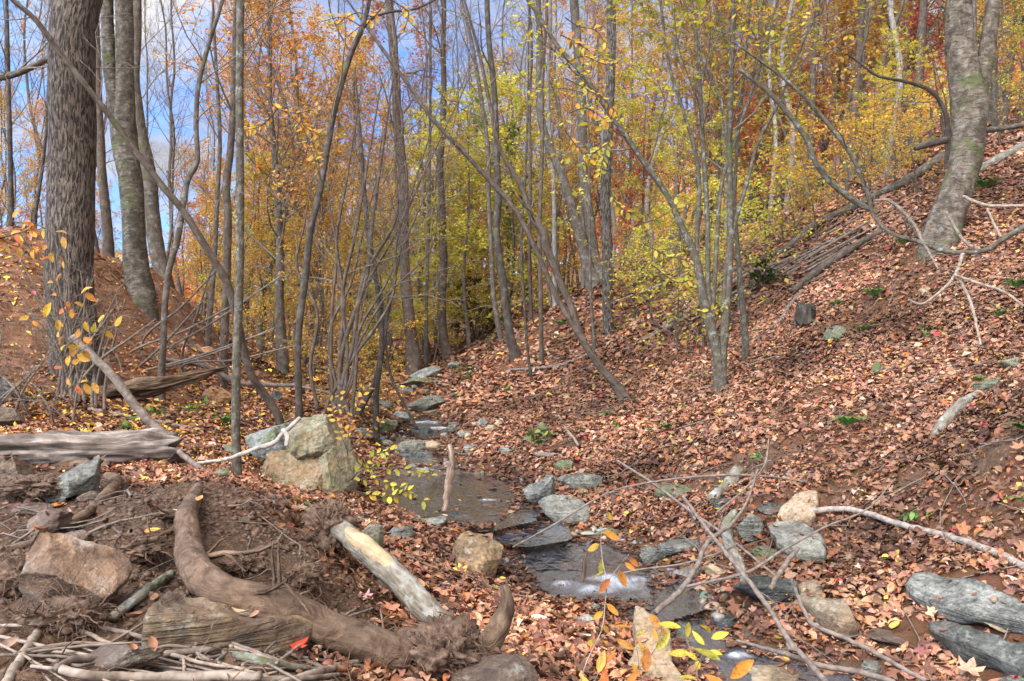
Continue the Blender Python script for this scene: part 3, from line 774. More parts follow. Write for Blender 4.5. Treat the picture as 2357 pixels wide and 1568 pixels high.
def build_twig_litter():
    rng = np.random.default_rng(9)
    n = 4200
    y = np.sqrt(rng.uniform(2.2**2, 20**2, n)); x = y*rng.uniform(-.7, .7, n)
    sd = np.min(np.stack(pools_sd(x, y)), 0); k = sd > .05; x, y = x[k], y[k]; n = len(x)
    L = .12+.75*rng.uniform(size=n)**2.5
    a = rng.uniform(0, 2*PI, n); K = 6
    t = np.linspace(-.5, .5, K)
    px = x[:, None]+np.cos(a)[:, None]*L[:, None]*t; py = y[:, None]+np.sin(a)[:, None]*L[:, None]*t
    crv = rng.normal(size=n)*.12; px += (-np.sin(a)*crv*L)[:, None]*(t*t*4); py += (np.cos(a)*crv*L)[:, None]*(t*t*4)
    pz = height(px.ravel(), py.ravel()).reshape(n, K)+.02+.03*rng.uniform(size=(n, 1))+rng.normal(size=(n, 1))*.05*t
    R = (.0022+.006*rng.uniform(size=n)**3)[:, None]*np.linspace(1, .5, K)[None]
    mb = MB(); tubes(mb, np.stack([px, py, pz], -1), R, 5)
    tag(link('twig_litter', mb.mesh('twig_litter', M['twig_grey'])), 'small dead twigs scattered through the fallen leaves', kind='stuff')
# ------------------------------------------------------------------ stones
def _ico(sub):
    t = (1+5**.5)/2
    v = [(-1, t, 0), (1, t, 0), (-1, -t, 0), (1, -t, 0), (0, -1, t), (0, 1, t), (0, -1, -t), (0, 1, -t), (t, 0, -1), (t, 0, 1), (-t, 0, -1), (-t, 0, 1)]
    f = [(0, 11, 5), (0, 5, 1), (0, 1, 7), (0, 7, 10), (0, 10, 11), (1, 5, 9), (5, 11, 4), (11, 10, 2), (10, 7, 6), (7, 1, 8), (3, 9, 4), (3, 4, 2), (3, 2, 6), (3, 6, 8), (3, 8, 9), (4, 9, 5), (2, 4, 11), (6, 2, 10), (8, 6, 7), (9, 8, 1)]
    v = [np.array(p)/math.sqrt(1+t*t) for p in v]
    for _ in range(sub):
        cache = {}; nf = []
        def mid(a, b):
            k = (min(a, b), max(a, b))
            if k not in cache:
                p = v[a]+v[b]; v.append(p/np.linalg.norm(p)); cache[k] = len(v)-1
            return cache[k]
        for a, b, c in f:
            ab, bc, ca = mid(a, b), mid(b, c), mid(c, a)
            nf += [(a, ab, ca), (b, bc, ab), (c, ca, bc), (ab, bc, ca)]
        f = nf
    return np.array(v), np.array(f)
ICO = {k: _ico(k) for k in (2, 3, 4, 5, 6)}

def rock_shape(size, seed, style='block', sub=4):
    """size = full extents; block: angular, slab: flat bedded, round: water worn, wedge: leaning upright plate"""
    rng = np.random.default_rng(seed); v, f = ICO[sub]; v = v.copy()
    ncut, lo, hi = {'block': (11, .52, .84), 'slab': (10, .45, .8), 'round': (8, .74, .93), 'wedge': (10, .45, .78)}[style]
    if style in ('slab', 'wedge'):
        v[:, 2] = np.sign(v[:, 2])*np.minimum(np.abs(v[:, 2]), .5+.05*vnoise(v*2, seed))*1.9
    for k in range(ncut):
        n = norm(rng.normal(size=3)*np.array([1, 1, .55 if style in ('slab', 'wedge') else .9])); o = rng.uniform(lo, hi)
        s = v@n; ex = np.maximum(s-o, 0)
        v = v-(ex*.97)[:, None]*n
    v = v*(1+.055*fbm(v*2.1+seed, 4, seed))[:, None]+.020*np.stack([fbm(v*6+seed, 4, seed+1, .6), fbm(v*6+seed, 4, seed+2, .6), fbm(v*6+seed, 4, seed+3, .6)], 1)
    if style in ('slab', 'wedge'):   # bedding steps on the sides
        st = np.sin(v[:, 2]*14+seed+2*vnoise(v*1.5, seed+5)); v[:, :2] *= (1+.016*np.sign(st)*np.abs(st)**.4)[:, None]
    mn, mx = v.min(0), v.max(0)
    v = (v-(mn+mx)/2)/(mx-mn)*np.asarray(size)
    return v, f

def rotm(rx, ry, rz):
    return np.array(Matrix.Rotation(rz, 3, 'Z') @ Matrix.Rotation(ry, 3, 'Y') @ Matrix.Rotation(rx, 3, 'X'))

def rock(name, label, u0, v0, u1, v1, mat, style='block', seed=1, tilt=(0, 0, 0), dep=.8, hh=1.0, d=None, sink=.06, group=None, sub=4, cat=None):
    """stone seen in the box (u0, v0)-(u1, v1); stands on the ground where the box's foot meets it"""
    um = (u0+u1)/2
    d0 = hit(um, v1) if d is None else d
    if d0 is None: d0 = 6.
    w = (u1-u0)/F*d0; h = (v1-v0)/F*d0
    ax = w; ay = max(w*dep, .04)
    # looking down at the stone, the box shows its top as well as its face
    look = max(0., (v1-CY)/F)
    az = max(h-ay*look*.75, h*.45)*hh
    v, f = rock_shape((ax, ay, az), seed, style, sub)
    v = v@rotm(*[math.radians(a) for a in tilt]).T
    # bring the turned stone back to the measured width
    v = v*(w/(v[:, 0].max()-v[:, 0].min()))**.8
    c = P(um, (v0+v1)/2, d0+ay*.42)
    zb = P(um, v1, d0)[2]
    ztop = v[:, 2].max(); zlow = v[:, 2].min()
    cz = zb-zlow-sink*(ztop-zlow)
    cz = .5*cz+.5*c[2]
    o = np.array([c[0], d0+ay*.42, cz])
    if w > .16:
        rg = np.random.default_rng(seed+7); k = np.where(v[:, 2] > v[:, 2].min()+.80*np.ptp(v[:, 2]))[0]
        if len(k): TOPS.append(v[rg.choice(k, int(rg.integers(1, 4)+w*5))]+o)
    FOOT.append((o[0], o[1]-.02*ay, np.ptp(v[:, 0])*.46, np.ptp(v[:, 1])*.46))
    mb = MB(); mb.add(v, None, f)
    return tag(link(name, mb.mesh(name, R_[mat]), loc=o), label, cat or 'rock', group)

def boulder():
    """the big split boulder beside the pool: angular blocks that broke along open cracks and still sit together"""
    d = 6.35; o = P(699, 1160, d+.4)
    t = root('boulder', 'big cracked tan and grey boulder with mossy top beside the pool', 'boulder', o)
    FOOT.append((o[0], o[1], .42, .42))
    for (u0, v0, u1, v1, dd, dep, mt, sd, tl) in [(660,950,800,1092,.50,.62,'olive',207,(0,4,10)), (566,974,704,1062,.52,.60,'olivegrey',212,(0,10,-12)), (584,1030,760,1186,.28,.58,'bouldertan',219,(0,-3,8)), (712,1000,834,1178,.40,.62,'olive',224,(0,6,-14)), (690,1080,770,1182,.26,.34,'bouldertan',231,(0,0,20))]:
        k = (d+dd-dep*.3)/F; v, f = rock_shape(((u1-u0)*k, dep, (v1-v0)*k), sd, 'block', 5)
        v = v@rotm(*[math.radians(a) for a in tl]).T
        v = v*np.array([(u1-u0)*k, dep, (v1-v0)*k])/np.ptp(v, axis=0)
        c = P((u0+u1)/2, (v0+v1)/2, d+dd); mb = MB(); mb.add(v+c-o, None, f)
        link('block', mb.mesh('block', R_[mt]), t)

ROCKS = [
 # name, label, box, material, style, seed, tilt, depth ratio, height factor
 ('rock', 'grey block with bedded edge, topmost of three by the pool', 1284,1082,1394,1134, 'blue','block',11,(8,6,15),.8,1.0),
 ('rock', 'grey upright block leaning at the right rim of the upper pool', 1208,1100,1290,1174, 'grey','wedge',12,(25,-28,10),.8,1.1),
 ('rock', 'large angular grey block in front of two others at pool edge', 1236,1140,1360,1214, 'grey','block',14,(6,10,-12),.75,1.0),
 ('rock', 'small round tan stone wedged behind the large grey block', 1326,1122,1358,1146, 'brown','round',15,(0,0,0),.9,1.0),
 ('rock', 'flat grey green stone half under water at the chute', 1204,1188,1256,1220, 'blue','slab',16,(0,0,20),1.1,.7),
 ('rock', 'square tan stone sitting in the water below the chute', 1226,1222,1290,1254, 'tan','slab',17,(0,0,5),.8,1.0),
 ('rock', 'big rusty brown boulder on the leaf bank between the pools', 1036,1224,1158,1330, 'brown','block',18,(0,14,-20),.8,1.05),
 ('rock', 'flat brown stone behind the rusty boulder, half under leaves', 1066,1192,1164,1236, 'brown','block',19,(0,0,10),.8,.8),
 ('rock', 'ribbed grey stone at the near rim of the upper pool', 980,1184,1034,1220, 'grey','wedge',20,(30,0,-20),.9,1.0),
 ('rock', 'dark wet stone at the foot of the standing broken stick', 1018,1172,1072,1214, 'dark','block',21,(0,10,20),.9,1.0),
 ('rock', 'blunt blue grey stone sunk in leaves below the upper pool', 892,1204,958,1256, 'blue','round',22,(0,0,-10),.9,1.0),
 ('rock', 'pale green lichened stone beside the torn root mass', 818,1196,884,1276, 'mossy','block',23,(10,0,10),.7,1.0),
 ('rock', 'flat greenish stone at the left rim of the upper pool', 808,1186,852,1216, 'grey','slab',24,(0,0,0),.9,.9),
 ('rock', 'wide grey stone beside the peach stone in the upper stream', 916,1008,988,1050, 'blue','round',25,(0,0,10),.8,1.0),
 ('rock', 'smooth peach coloured stone at the stony pool', 968,1012,1016,1040, 'peach','round',26,(0,0,0),.9,1.0),
 ('rock', 'pointed blue grey stone in front of the peach stone', 958,1036,1002,1066, 'blue','block',27,(0,12,20),.9,1.0),
 ('rock', 'pale grey rounded stone right of the stony pool', 1068,1020,1106,1046, 'pale','round',28,(0,0,0),.9,1.0),
 ('rock', 'low pale stone alone in the leaves right of the stony pool', 1148,1026,1184,1050, 'pale','block',29,(0,0,0),.9,1.0),
 ('rock', 'boxy tan stone half buried on the right bank', 1192,1002,1228,1024, 'tan','block',30,(0,0,15),.9,1.0),
 ('rock', 'moss covered stone under ferns on the right bank', 1230,968,1270,1008, 'mossy','block',31,(0,0,0),.9,1.0),
 ('rock', 'olive stone above the three grey blocks', 1276,1054,1322,1090, 'mossy','round',32,(0,0,0),.9,1.0),
 ('rock', 'small grey stone among pale stones above the stony pool', 1096,960,1126,988, 'grey','block',33,(0,0,0),.9,1.0),
 ('rock', 'pale tan stone in the cluster above the stony pool', 1116,976,1144,1000, 'tan','block',34,(0,0,0),.9,1.0),
 ('rock', 'small whitish stone, rightmost of its cluster above the pool', 1136,968,1158,984, 'peach','block',35,(0,0,0),.9,1.0),
 ('rock', 'dark grey stone beside the cascade', 1024,974,1054,1000, 'blue','block',36,(0,0,0),.9,1.0),
 ('rock', 'long flat mossy slab at the left of the cascade', 842,960,916,1000, 'mossy','slab',37,(0,8,15),.8,1.0),
 ('rock', 'grey slab at the left edge of the upper stream', 806,982,862,1008, 'blue','slab',38,(0,0,-10),.8,1.0),
 ('rock', 'upright grey stone left of the stony pool', 868,1002,892,1026, 'grey','block',39,(0,0,0),.9,1.0),
 ('rock', 'long grey tilted slab above the cascade', 930,914,1028,954, 'blue','slab',40,(0,-14,10),.7,1.0),
 ('rock', 'tan flat stone just below the tilted slab', 970,940,1012,958, 'tan','slab',41,(0,0,0),.8,1.0),
 ('rock', 'grey bedded stone at the top step of the stream', 900,945,948,972, 'grey','slab',42,(0,5,0),.8,1.0),
 ('rock', 'wet dark stone beside the cascade foam', 944,980,996,1006, 'dark','slab',43,(0,0,0),.8,1.0),
 ('rock', 'whitish lichened boulder at the head of the stream', 944,844,1018,874, 'pale','block',44,(0,-8,0),.8,1.1),
 ('rock', 'mossy dark boulder under the whitish one at the stream head', 926,866,1000,894, 'mossy','block',45,(0,0,0),.8,1.0),
 ('rock', 'squat grey stone in front of the boulders at the stream head', 916,890,952,908, 'grey','block',46,(0,0,0),.8,1.0),
 ('rock', 'small mossy grey stone right of the stream head', 966,894,992,908, 'mossy','round',47,(0,0,0),.9,1.0),
 ('rock', 'flat grey stone spanning the narrow upper stream', 846,920,906,940, 'blue','slab',48,(0,0,0),.8,1.0),
 ('rock', 'dark mossy stone left of the upper stream', 816,880,868,912, 'mossy','block',49,(0,0,0),.8,1.0),
 ('rock', 'pale blue stone poking out of leaves below the lower pool', 1318,1414,1368,1456, 'pale','block',51,(0,-20,20),.8,1.0),
 ('rock', 'dark pitted stone behind the upright plate', 1556,1424,1616,1520, 'blue','block',52,(0,0,15),.8,1.0),
 ('rock', 'wide dark soil covered boulder at the bottom edge', 1026,1482,1240,1640, 'soilrock','block',53,(0,0,10),.8,1.0),
 ('rock', 'broad olive boulder sunk in the leaves of the right bank', 1506,1108,1600,1160, 'mossy','round',54,(0,0,0),.8,1.0),
 ('rock', 'thin dark slab jutting over the lower pool', 1474,1246,1538,1304, 'blue','slab',55,(0,25,-20),.6,.8),
 ('rock', 'long layered grey ledge above the lower pool', 1506,1234,1620,1284, 'blue','slab',56,(0,-8,10),.8,.9),
 ('rock', 'flat pale stone buried in leaves near the bottom centre', 1238,1456,1286,1476, 'pale','slab',57,(0,0,0),.8,.8),
 ('rock', 'mossy tan ledge at the right rim of the lower pool', 1366,1212,1426,1238, 'mossy','slab',58,(0,-10,0),.7,.9),
 ('rock', 'blue grey block left of the speckled block', 1696,1172,1754,1256, 'blue','block',60,(0,0,15),.8,1.0),
 ('rock', 'grey wedge stone behind the blue grey block', 1742,1152,1804,1188, 'blue','block',61,(0,0,10),.9,1.0),
 ('rock', 'dark blue green block at the water under crossing branches', 1692,1308,1846,1400, 'dark','block',63,(0,0,0),.8,1.0),
 ('rock', 'pale tan boulder at the bottom edge beside the outflow', 1684,1520,1868,1620, 'tan','round',65,(0,0,5),.8,1.0),
 ('rock', 'wet brown stone under the outflow film', 1636,1410,1702,1454, 'dark','round',66,(0,0,0),.8,1.0),
 ('rock', 'greenish tan stone below the speckled block', 1728,1254,1800,1296, 'mossy','slab',67,(0,10,0),.8,.9),
 ('rock', 'small grey stone standing at the outflow near the bottom edge', 1984,1512,2040,1562, 'grey','block',68,(0,0,20),.8,1.0),
 ('rock', 'small tan stones edge beside the ledge over the lower pool', 1612,1290,1672,1332, 'tan','block',69,(0,10,0),.8,.9),
 ('rock', 'blue stone wedged beneath the crossing branches', 1566,1296,1616,1336, 'blue','block',70,(0,0,0),.8,.9),
 ('rock', 'tan wedge between the two long slabs', 2270,1424,2370,1462, 'tan','slab',73,(0,10,-10),.6,.9),
 ('rock', 'flat wet stone lying in the outflow left of the lower slab', 2000,1440,2150,1500, 'soilrock','slab',74,(0,5,0),.8,.5),
 ('rock', 'pale stone in the bottom right corner', 2290,1540,2400,1620, 'pale','block',75,(0,0,0),.8,.9),
 ('rock', 'flat pale stone on the leaf slope below the big pale tree', 2116,664,2152,680, 'tan','slab',76,(0,-15,0),.8,1.2),
 ('rock', 'mossy flat stone beside the mossy fallen limb', 2242,874,2318,906, 'mossy','slab',77,(0,-18,0),.8,1.2),
 ('rock', 'mossy stone on the slope above the fallen limb', 2300,826,2357,850, 'mossy','slab',78,(0,-12,0),.8,1.2),
 ('rock', 'small upright mossy stone in the leaves of the slope', 2008,836,2036,864, 'mossy','block',79,(0,-12,0),.8,1.2),
 ('rock', 'flat mossy stone high on the leaf slope', 1896,758,1950,790, 'mossy','slab',80,(0,-22,0),.8,1.2),
 # left side
 ('rock', 'orange clay stained rock at the foot of the bank', 464,884,542,936, 'clayrock','block',81,(0,0,20),.8,1.0),
 ('rock', 'small grey stone right of the orange stained rock', 622,898,650,926, 'grey','block',82,(0,0,0),.8,1.0),
 ('rock', 'large pinkish crusted rock lying on the dug mound', 56,1226,290,1450, 'pink','wedge',83,(48,24,-30),.9,1.1),
 ('rock', 'grey angled slab leaning under the weathered log', 98,1080,240,1160, 'grey','slab',85,(20,-28,10),.7,1.0),
 ('rock', 'rounded dirty stone left on the mound', 30,1150,122,1194, 'soilrock','round',86,(0,0,0),.9,1.0),
 ('rock', 'dirty stone beside the angled slab', 178,1126,228,1162, 'soilrock','block',87,(0,0,0),.9,1.0),
 ('rock', 'small upright grey stone beside the top of the muddy root', 364,1148,404,1206, 'soilrock','wedge',88,(70,10,0),.7,1.2),
 ('rock', 'two faced brown stone behind the pinkish rock', 130,1214,212,1262, 'soilrock','block',89,(0,0,15),.8,1.0),
 ('rock', 'brown dirty block beneath the heap of sticks', 186,1462,372,1560, 'soilrock','block',90,(0,0,-5),.7,1.0),
 ('rock', 'dark flat stone at the left of the mound', 60,1172,160,1240, 'soilrock','slab',91,(0,-24,10),.6,1.0),
 ('rock', 'upright grey stone standing at the left end of the weathered log', 8,1036,74,1124, 'soilrock','wedge',92,(75,25,0),.8,1.1),
 ('rock', 'rough grey rock at the left edge above the weathered log', -30,930,54,990, 'soilrock','block',93,(0,0,0),.8,1.0),
 ('rock', 'pale split stone at the left edge under the bank', -40,868,34,934, 'pale','slab',94,(0,20,0),.8,1.0),
 ('rock', 'reddish stone beside the stripped log', 800,1286,850,1318, 'pink','block',95,(0,0,0),.8,1.0),
 ('rock', 'grey brown stone under the stripped log', 850,1330,910,1370, 'soilrock','block',96,(0,0,0),.8,1.0),
 ('rock', 'brown clod like stone in the middle of the dug mound', 548,1186,574,1212, 'soilrock','block',97,(0,0,0),.8,1.0),
 ('rock', 'mossy grey stone left of the cracked boulder', 508,1018,556,1052, 'mossy','block',98,(0,0,0),.8,1.0),
 ('rock', 'low mossy stone before the thin pale trunk', 490,1076,534,1112, 'mossy','block',99,(0,0,0),.8,1.0),
 ('rock', 'rust brown rock low on the clay bank', 590,872,628,896, 'clayrock','block',100,(0,0,0),.8,1.0),
 ('rock', 'dark clod hanging on the clay bank', 456,796,500,824, 'clayrock','block',101,(0,0,0),.8,1.0),
 ('rock', 'small dark stone on the right slope near the thin double stems', 1640,1140,1690,1172, 'dark','block',103,(0,0,0),.8,.9),
 ('rock', 'pale grey stone at the far foot of the right slope', 1030,832,1062,848, 'pale','block',104,(0,0,0),.8,1.0),
]
def plate(name, label, top, thick, mat, seed, lift=.0, steep=None, d=None):
    """bedded slab: the outline of its upper face lies on a tilted plane fitted to the ground below it"""
    top = np.array(top, float); n = len(top)
    if d is not None: pts = np.array([P(u, v, d+(v-top[:, 1].mean())*(steep or 0)) for u, v in top])
    else:
        dd = np.array([hit(u, v) for u, v in top]); pts = np.array([P(u, v, q) for (u, v), q in zip(top, dd)])
        A = np.c_[pts[:, 0], pts[:, 1], np.ones(n)]; co = np.linalg.lstsq(A, pts[:, 2]+lift, rcond=None)[0]
        for k, (u, v) in enumerate(top):   # meet each ray with the plane
            r = P(u, v, 1.)-np.array([0, 0, CZ]); s = (co[2]-CZ)/(r[2]-co[0]*r[0]-co[1]*r[1]); pts[k] = np.array([0, 0, CZ])+r*s
    ol = catmull(np.concatenate([pts, pts[:1]]), 72)[:-1]; m = len(ol)
    c = ol.mean(0); u_, s_, vt = np.linalg.svd(ol-c); nrm = vt[2]*np.sign(vt[2][2] if abs(vt[2][2]) > .3 else -vt[2][1])
    rings = [(s, 0.) for s in np.linspace(.06, .93, 14)]+[(.975, .06), (1.0, .22), (1.01, .5), (1.0, .75), (.985, 1.0), (.7, 1.05), (.1, 1.05)]
    V = []
    for s, h in rings: V.append(c+(ol-c)*s-nrm*thick*h)
    V = np.array(V); q = V.reshape(-1, 3)
    sc = 1/max(thick, .04)
    dsp = fbm(q*sc*.55+seed, 4, seed)*thick*.20+fbm(q*sc*2+seed, 3, seed+3)*thick*.055
    V = V+(dsp.reshape(V.shape[:2])[..., None])*nrm
    rad = norm(V-c); V = V+rad*(fbm(q*sc*.9+seed, 4, seed+7).reshape(V.shape[:2])*thick*.22)[..., None]*np.array([r[0] for r in rings])[:, None, None]
    k = len(rings); idx = np.arange(k*m).reshape(k, m); nx = np.roll(idx, -1, 1)
    quads = np.stack([idx[:-1], idx[1:], nx[1:], nx[:-1]], -1).reshape(-1, 4)
    vv = np.concatenate([V.reshape(-1, 3), V[0].mean(0)[None], V[-1].mean(0)[None]])
    tr = np.concatenate([np.stack([idx[0], nx[0], np.full(m, k*m)], -1), np.stack([nx[-1], idx[-1], np.full(m, k*m+1)], -1)])
    o = c-nrm*thick*.5
    rg = np.random.default_rng(seed+7); k = rg.integers(0, 13*m, int(rg.integers(2, 6))); TOPS.append(V[:13].reshape(-1, 3)[k])
    FOOT.append((o[0], o[1], np.ptp(ol[:, 0])*.44, np.ptp(ol[:, 1])*.44))
    mb = MB(); mb.add(vv-o, quads, tr)
    return tag(link(name, mb.mesh(name, R_[mat]), loc=o), label, 'rock')

def build_rocks():
    boulder()
    plate('slab', 'long pale glittering slab on the right bank', [(2084,1338),(2098,1318),(2130,1312),(2170,1322),(2225,1328),(2290,1352),(2357,1384),(2450,1425),(2470,1450),(2357,1426),(2280,1416),(2200,1400),(2130,1382),(2096,1362)], .075, 'pale', 71, .085)
    plate('slab', 'grey green lower slab under the pale glittering slab', [(2138,1428),(2160,1420),(2205,1432),(2262,1452),(2357,1488),(2450,1520),(2480,1570),(2357,1538),(2262,1500),(2195,1476),(2150,1452)], .11, 'blue', 72, .10)
    plate('rock', 'banded tan block under the thick muddy root', [(332,1392),(360,1378),(480,1370),(600,1382),(690,1405),(725,1440),(690,1458),(560,1452),(430,1440),(345,1425)], .16, 'band', 84, .075)
    plate('rock', 'speckled grey block by the mossy root', [(1766,1206),(1790,1200),(1835,1204),(1872,1214),(1902,1262),(1895,1276),(1850,1272),(1812,1268),(1785,1240)], .07, 'grey', 59, .07)
    plate('rock', 'cream coloured upright stone behind the curved white limb', [(1782,1196),(1796,1168),(1822,1146),(1856,1130),(1880,1132),(1882,1158),(1872,1178),(1840,1196),(1806,1204)], .09, 'peach', 62, .06)
    plate('rock', 'tan ledge half covered by leaves at right of the outflow', [(1830,1340),(1862,1332),(1890,1350),(1900,1372),(1945,1388),(1966,1420),(1950,1434),(1915,1428),(1880,1405),(1846,1378)], .10, 'tan', 64, .09)
    plate('rock', 'tall pale upright plate of stone at the near bank', [(1462,1392),(1482,1398),(1512,1425),(1540,1470),(1560,1530),(1590,1600),(1440,1600),(1448,1530),(1462,1470),(1460,1420)], .09, 'tan', 50, 0, -.0022, 3.55)
    for r in ROCKS:
        nm, lb, u0, v0, u1, v1, mt, st, sd, tl, dp, hh = r
        rock(nm, lb, u0, v0, u1, v1, mt, st, sd, tl, dp, hh, sub=4 if (u1-u0) > 60 else 3)
    # the scatter of small stones along the stream, each its own thing
    rng = np.random.default_rng(77)
    spots = []
    for (a, b, n) in [((900,1080),(830,930),9), ((1230,1250),(1300,1240),5), ((1700,1420),(1640,1340),5), ((1000,1000),(1090,1010),7), ((1040,935),(1000,900),7), ((870,1230),(1000,1235),5), ((1660,1240),(1560,1290),5), ((1100,880),(960,900),6)]:
        for k in range(n):
            t = rng.uniform(); spots.append((a[0]+(b[0]-a[0])*t+rng.normal()*22, a[1]+(b[1]-a[1])*t+rng.normal()*9))
    words = {'blue': 'bluish', 'grey': 'grey', 'tan': 'tan', 'mossy': 'mossy', 'pale': 'pale'}
    for k, (u, v) in enumerate(spots):
        w = rng.uniform(11, 27)*(.8 if v < 1000 else 1.2); mt = ['blue', 'grey', 'tan', 'mossy', 'pale'][rng.integers(5)]
        nr = 'along the upper stream' if v < 1060 else ('around the chute and lower pool' if u < 1480 else 'under the crossing branches at the outflow')
        if u < 1060 and v >= 1060: nr = 'in the leaves below the upper pool'
        rock('cobble', f'fist sized {words[mt]} stone {nr}', u-w/2, v-w*.6, u+w/2, v, mt, 'round' if k % 3 else 'block', 300+k, (0, 0, rng.uniform(0, 90)), .9, 1., sub=3, group=f'fist sized {words[mt]} stones {nr}', cat='stone')
# ------------------------------------------------------------------ logs, sticks, roots
TOWARD = [0.]
def px_line(pts, d=None, ddef=6., lift=0.0, n=None):
    """pts: (u, v, radius px[, d]) -> centre line and radii in metres, resting on the ground where no distance is given"""
    out = []
    for p in pts:
        u, v, r = p[:3]
        dd = p[3] if len(p) > 3 else d
        if dd is None:
            h = hit(u, v+r*.85); dd = ddef if h is None else h
            rr = r*dd/F
            q = P(u, v, dd-rr*.5-TOWARD[0]); q[2] += lift
        else:
            q = P(u, v, dd)
        out.append([*q, r*dd/F])
    return np.array(out)

def stick(name, label, pts, mat='twig_grey', d=None, cat='stick', rough=.12, seed=0, group=None, twigs=0, rng=None, ns=10, smooth_d=True, lift=0., flat=1., cap=True):
    L = px_line(pts, d, lift=lift)
    if d is None and smooth_d and len(pts) > 2 and len(pts[0]) < 4:   # a stiff stick does not follow every dip
        dist = np.array([p[1] for p in L]); fit = dist.copy()
        for _ in range(2): fit[1:-1] = .5*fit[1:-1]+.25*(fit[:-2]+fit[2:])
        fit = np.minimum(fit, dist+.01)
        for i, p in enumerate(pts):
            q = P(p[0], p[1], fit[i]); L[i, :3] = q; L[i, 3] = p[2]*fit[i]/F
    length = np.linalg.norm(np.diff(L[:, :3], axis=0), axis=1).sum()
    n = int(np.clip(length/max(L[:, 3].mean()*.7, .01), 8, 160))
    C = catmull(L, n)
    if cat == 'branch': C[:, 3] *= .74
    if cat in ('branch', 'stick', 'pole'):   # small kinks along the grain
        C[:, :3] += np.stack([vnoise(np.stack([np.arange(n)*.35, np.full(n, seed+q_*7.3), np.zeros(n)], 1), 3+q_) for q_ in range(3)], 1)*C[:, 3:4]*.24
    o = C[0, :3].copy()
    mb = MB(); tubes(mb, C[None, :, :3], np.maximum(C[None, :, 3], .0012), ns, None, rough, seed, cap, flat)
    if twigs:
        rng = rng or np.random.default_rng(seed+5)
        s, dr, par, t = spawn(C[None, :, :3], twigs, rng, .15, 1., (30, 65))
        pl = polyline(s, dr, rng.uniform(.15, .5, len(s))*length*.4, 7, rng, .0, .16)
        R = np.maximum(np.interp(t, np.linspace(0, 1, n), C[:, 3])*.32, .0014)[:, None]*np.linspace(1, .35, 7)
        tubes(mb, pl, R, 4)
        s, dr, par, t = spawn(pl, 5, rng, .2, 1., (25, 60))
        pl2 = polyline(s, dr, rng.uniform(.05, .18, len(s))*length*.4, 5, rng, .0, .16)
        tubes(mb, pl2, np.maximum(R[par, 0]*.5, .0009)[:, None]*np.linspace(1, .4, 5), 3)
    ob = link(name, mb.mesh(name, M[mat], origin=o), loc=o)
    return tag(ob, label, cat, group), C

def big_log(name, label, pts, mat, d=None, rough=.3, seed=0, cat='log', endmat=None, ns=40, flat=1., cracks=True):
    """split weathered log with grooves along the grain and broken ends"""
    L = px_line(pts, d)
    length = np.linalg.norm(np.diff(L[:, :3], axis=0), axis=1).sum()
    n = int(np.clip(length/.025, 30, 160)); C = catmull(L, n); o = C[0, :3].copy()
    mb = MB(); tubes(mb, C[None, :, :3], C[None, :, 3], ns, None, 0, seed, True, flat)
    v = mb.v[0]; body = v[:n*ns].reshape(n, ns, 3)
    ang = np.linspace(0, 2*PI, ns, endpoint=False)
    ss = np.linspace(0, length, n)
    A, S = np.meshgrid(ang, ss)
    q = np.stack([np.cos(A).ravel()*2.2, np.sin(A).ravel()*2.2, S.ravel()*2.0], 1)
    g = fbm(q*1.6+seed, 4, seed)*rough+np.minimum(0, fbm(q*np.array([4, 4, .7])+seed, 3, seed+3))*rough*.8
    g = g+np.minimum(.05, fbm(q*np.array([7, 7, 1.6])+seed, 3, seed+5))*rough*.55
    g = g.reshape(n, ns)
    ctr = C[:, None, :3]
    body[:] = ctr+(body-ctr)*(1+g)[..., None]
    # splintered ends
    ax = norm(C[-1, :3]-C[0, :3]); e = fbm(np.stack([np.cos(ang)*3, np.sin(ang)*3, ang*0], 1), 3, seed+9)
    rr = C[:, 3].mean()
    for k in range(3):
        body[k] -= ax*(e*rr*.7*(3-k)/3)[:, None]; body[-1-k] += ax*(e*rr*.8*(3-k)/3)[:, None]
    ob = link(name, mb.mesh(name, M[mat], origin=o), loc=o)
    return tag(ob, label, cat), C

def rootlets(ctr, rad, n, rng, L=(.03, .15), r=.0017):
    n = int(n*.62)
    p = rng.normal(size=(n, 3)); p = norm(p)
    s = ctr+p*rad*rng.uniform(.7, 1.0, (n, 1))
    pl = polyline(s, p+rng.normal(size=(n, 3))*.6, rng.uniform(L[0], L[1], n), 7, rng, -1.1, .52)
    return pl, (r*(.4+2.4*rng.uniform(size=n)**3))[:, None]*np.linspace(1, .4, 7)

def root_mass(label, u, v, d, w, h, dep, n, seed):
    rng = np.random.default_rng(seed); k = d/F
    o = P(u, v, d)
    rad = np.array([w*k/2, dep/2, h*k/2])
    vv, f = ICO[4]
    s = vv*(1+.38*fbm(vv*2.6+seed, 4, seed)+.24*fbm(vv*8, 4, seed+2))[:, None]*rad*.86
    t = root('root_mass', label, 'root mass', o)
    mb = MB(); mb.add(s, None, f)
    link('soil', mb.mesh('soil', M['soilclod']), t)
    mb = MB(); pl, R = rootlets(np.zeros(3), rad, n, rng); tubes(mb, pl, R, 3)
    link('rootlets', mb.mesh('rootlets', M['rootfibre']), t)

